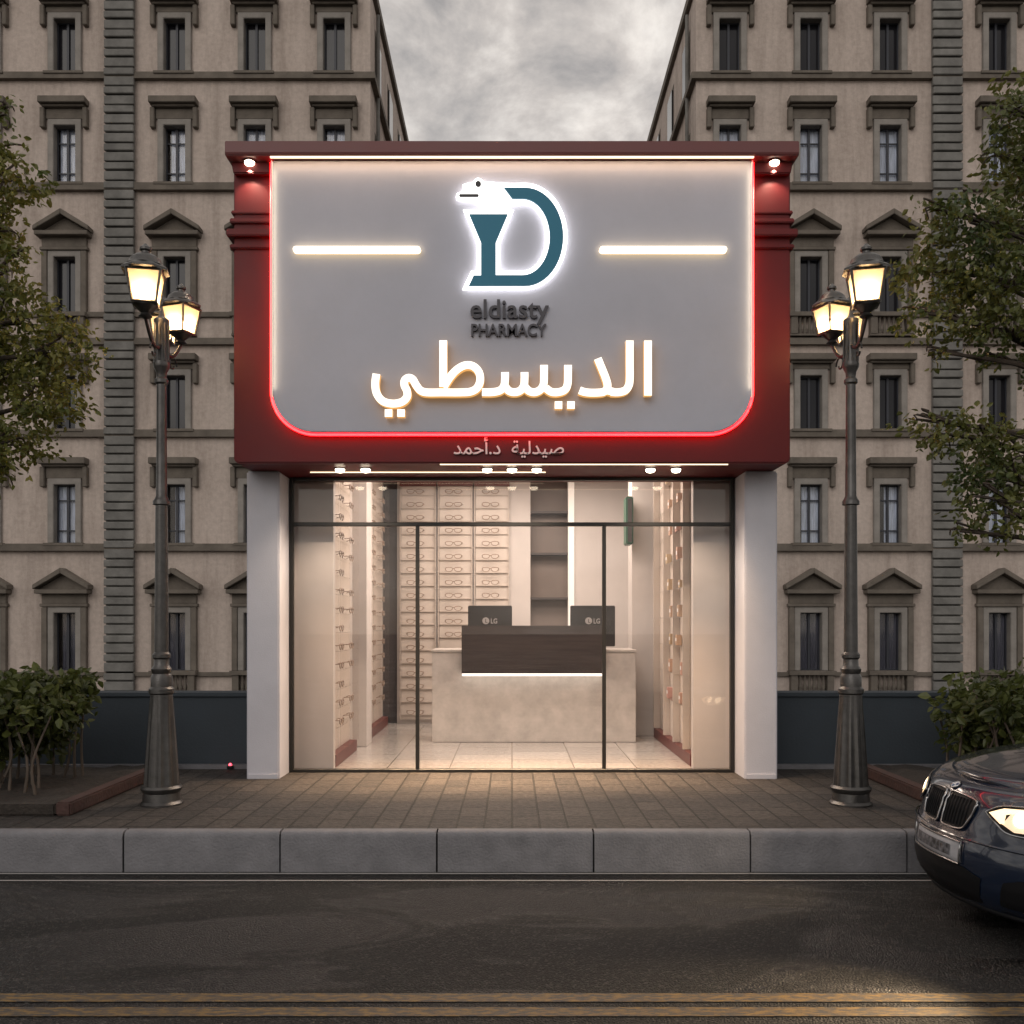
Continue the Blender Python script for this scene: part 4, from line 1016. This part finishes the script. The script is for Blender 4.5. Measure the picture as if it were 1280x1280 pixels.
patch([(-.19, .432), (-.19, .488), (.19, .488), (.19, .432)], .019, mat('plate_ink', (.09, .09, .10), .6, var=.9, scale=34, detail=1), 'plate_characters', pl)
m = MB(); m.tube([surf(-.80+1.6*k_/24, .535, .010) for k_ in range(25)], .006, 5); m.build('bumper_seam', M['carpaint'], car, smooth=60)
m = MB(); m.tube([surf(-.82+1.64*k_/24, .19, .02) for k_ in range(25)], [.014]*25, 6); m.build('splitter', M['blackplastic'], car, smooth=60)
em = patch([(.030*math.cos(t), .772+.014*math.sin(t)) for t in [2*math.pi*k_/16 for k_ in range(16)]], .012, M['emblem_white'], 'emblem', car, n=1, rings_=2)
rim([(.032*math.cos(t), .772+.015*math.sin(t)) for t in [2*math.pi*k_/12 for k_ in range(12)]], .004, .012, M['chrome'], 'emblem_ring', em)
for s, t in ((1, 1), (-1, -1)):
    patch([(0, .772), (s*.024, .772), (s*.017, .772+t*.008), (0, .772+t*.0105)], .0135, M['emblem_blue'], 'emblem_quarter', em, n=1, rings_=1)

# ------------------------------------------------------------------ sky, sun, camera
SUN_EL, SUN_AZ = R(28), R(200)     # soft overcast light from behind the camera
w = bpy.data.worlds.new('World'); sc.world = w; w.use_nodes = True; t = w.node_tree; N, L = t.nodes.new, t.links.new
bg = t.nodes['Background']
sky = N('ShaderNodeTexSky'); sky.sky_type = 'NISHITA'; sky.sun_disc = False; sky.sun_elevation = SUN_EL; sky.sun_rotation = SUN_AZ
tc = N('ShaderNodeTexCoord'); sp = N('ShaderNodeSeparateXYZ'); L(tc.outputs['Generated'], sp.inputs[0])
mx = N('ShaderNodeMath'); mx.operation = 'MAXIMUM'; mx.inputs[1].default_value = 0.0; L(sp.outputs['Z'], mx.inputs[0])
ad = N('ShaderNodeMath'); ad.operation = 'ADD'; ad.inputs[1].default_value = 0.55; L(mx.outputs[0], ad.inputs[0])
dv = N('ShaderNodeVectorMath'); dv.operation = 'DIVIDE'; cb = N('ShaderNodeCombineXYZ')
for i in range(3): L(ad.outputs[0], cb.inputs[i])
L(tc.outputs['Generated'], dv.inputs[0]); L(cb.outputs[0], dv.inputs[1])
def cloud(scale, detail, dist, off):
    mp = N('ShaderNodeMapping'); mp.inputs['Location'].default_value = off; L(dv.outputs[0], mp.inputs['Vector'])
    n = N('ShaderNodeTexNoise'); n.inputs['Scale'].default_value = scale; n.inputs['Detail'].default_value = detail; n.inputs['Roughness'].default_value = 0.60; n.inputs['Distortion'].default_value = dist
    L(mp.outputs[0], n.inputs['Vector']); return n
n1 = cloud(6.5, 12, 0.25, (3.1, 1.7, 0)); n2 = cloud(2.6, 6, 0.2, (7.3, -2.2, 1))
r1 = N('ShaderNodeValToRGB'); e = r1.color_ramp.elements
e[0].position = 0.34; e[0].color = (3.0, 2.85, 2.75, 1); e[1].position = 0.62; e[1].color = (9.4, 8.8, 8.1, 1)
k = e.new(0.47); k.color = (5.6, 5.15, 4.75, 1)
L(n1.outputs['Fac'], r1.inputs['Fac'])
r2 = N('ShaderNodeValToRGB'); r2.color_ramp.elements[0].position = .3; r2.color_ramp.elements[0].color = (.72, .74, .76, 1); r2.color_ramp.elements[1].position = .65; r2.color_ramp.elements[1].color = (1.12, 1.1, 1.08, 1)
L(n2.outputs['Fac'], r2.inputs['Fac'])
mu = N('ShaderNodeMix'); mu.data_type = 'RGBA'; mu.blend_type = 'MULTIPLY'; mu.inputs['Factor'].default_value = 1; L(r1.outputs['Color'], mu.inputs['A']); L(r2.outputs['Color'], mu.inputs['B'])
ms = N('ShaderNodeMix'); ms.data_type = 'RGBA'; ms.inputs['Factor'].default_value = 0.9; L(sky.outputs[0], ms.inputs['A']); L(mu.outputs['Result'], ms.inputs['B'])
L(ms.outputs['Result'], bg.inputs['Color']); bg.inputs['Strength'].default_value = 0.12

sl = bpy.data.lights.new('Sun', 'SUN'); sl.energy = 0.5; sl.angle = R(35); sl.color = (1.0, 0.95, 0.9)
so = bpy.data.objects.new('Sun', sl); col.objects.link(so)
dirn = Vector((math.sin(SUN_AZ)*math.cos(SUN_EL), math.cos(SUN_AZ)*math.cos(SUN_EL), math.sin(SUN_EL)))
so.rotation_euler = dirn.to_track_quat('Z', 'Y').to_euler(); so.location = (0, -20, 30)

cam = bpy.data.cameras.new('Camera'); co = bpy.data.objects.new('Camera', cam); col.objects.link(co)
cam.sensor_width = 36.0; cam.lens = 36.0*F/1280.0; cam.shift_y = 140.0/1280.0; cam.clip_start = 0.05; cam.clip_end = 3000
co.location = (0, 0, H); co.rotation_euler = (R(90), 0, 0); sc.camera = co
sc.render.engine = 'CYCLES'; sc.cycles.use_denoising = True
try: sc.cycles.denoiser = 'OPENIMAGEDENOISE'
except Exception: pass
sc.cycles.max_bounces = 8; sc.cycles.transparent_max_bounces = 16; sc.cycles.sample_clamp_indirect = 6.0
sc.cycles.caustics_reflective = False; sc.cycles.caustics_refractive = False
vs_ = sc.view_settings; vs_.view_transform = 'Standard'; vs_.look = 'None'; vs_.exposure = 0.0; vs_.gamma = 1.0
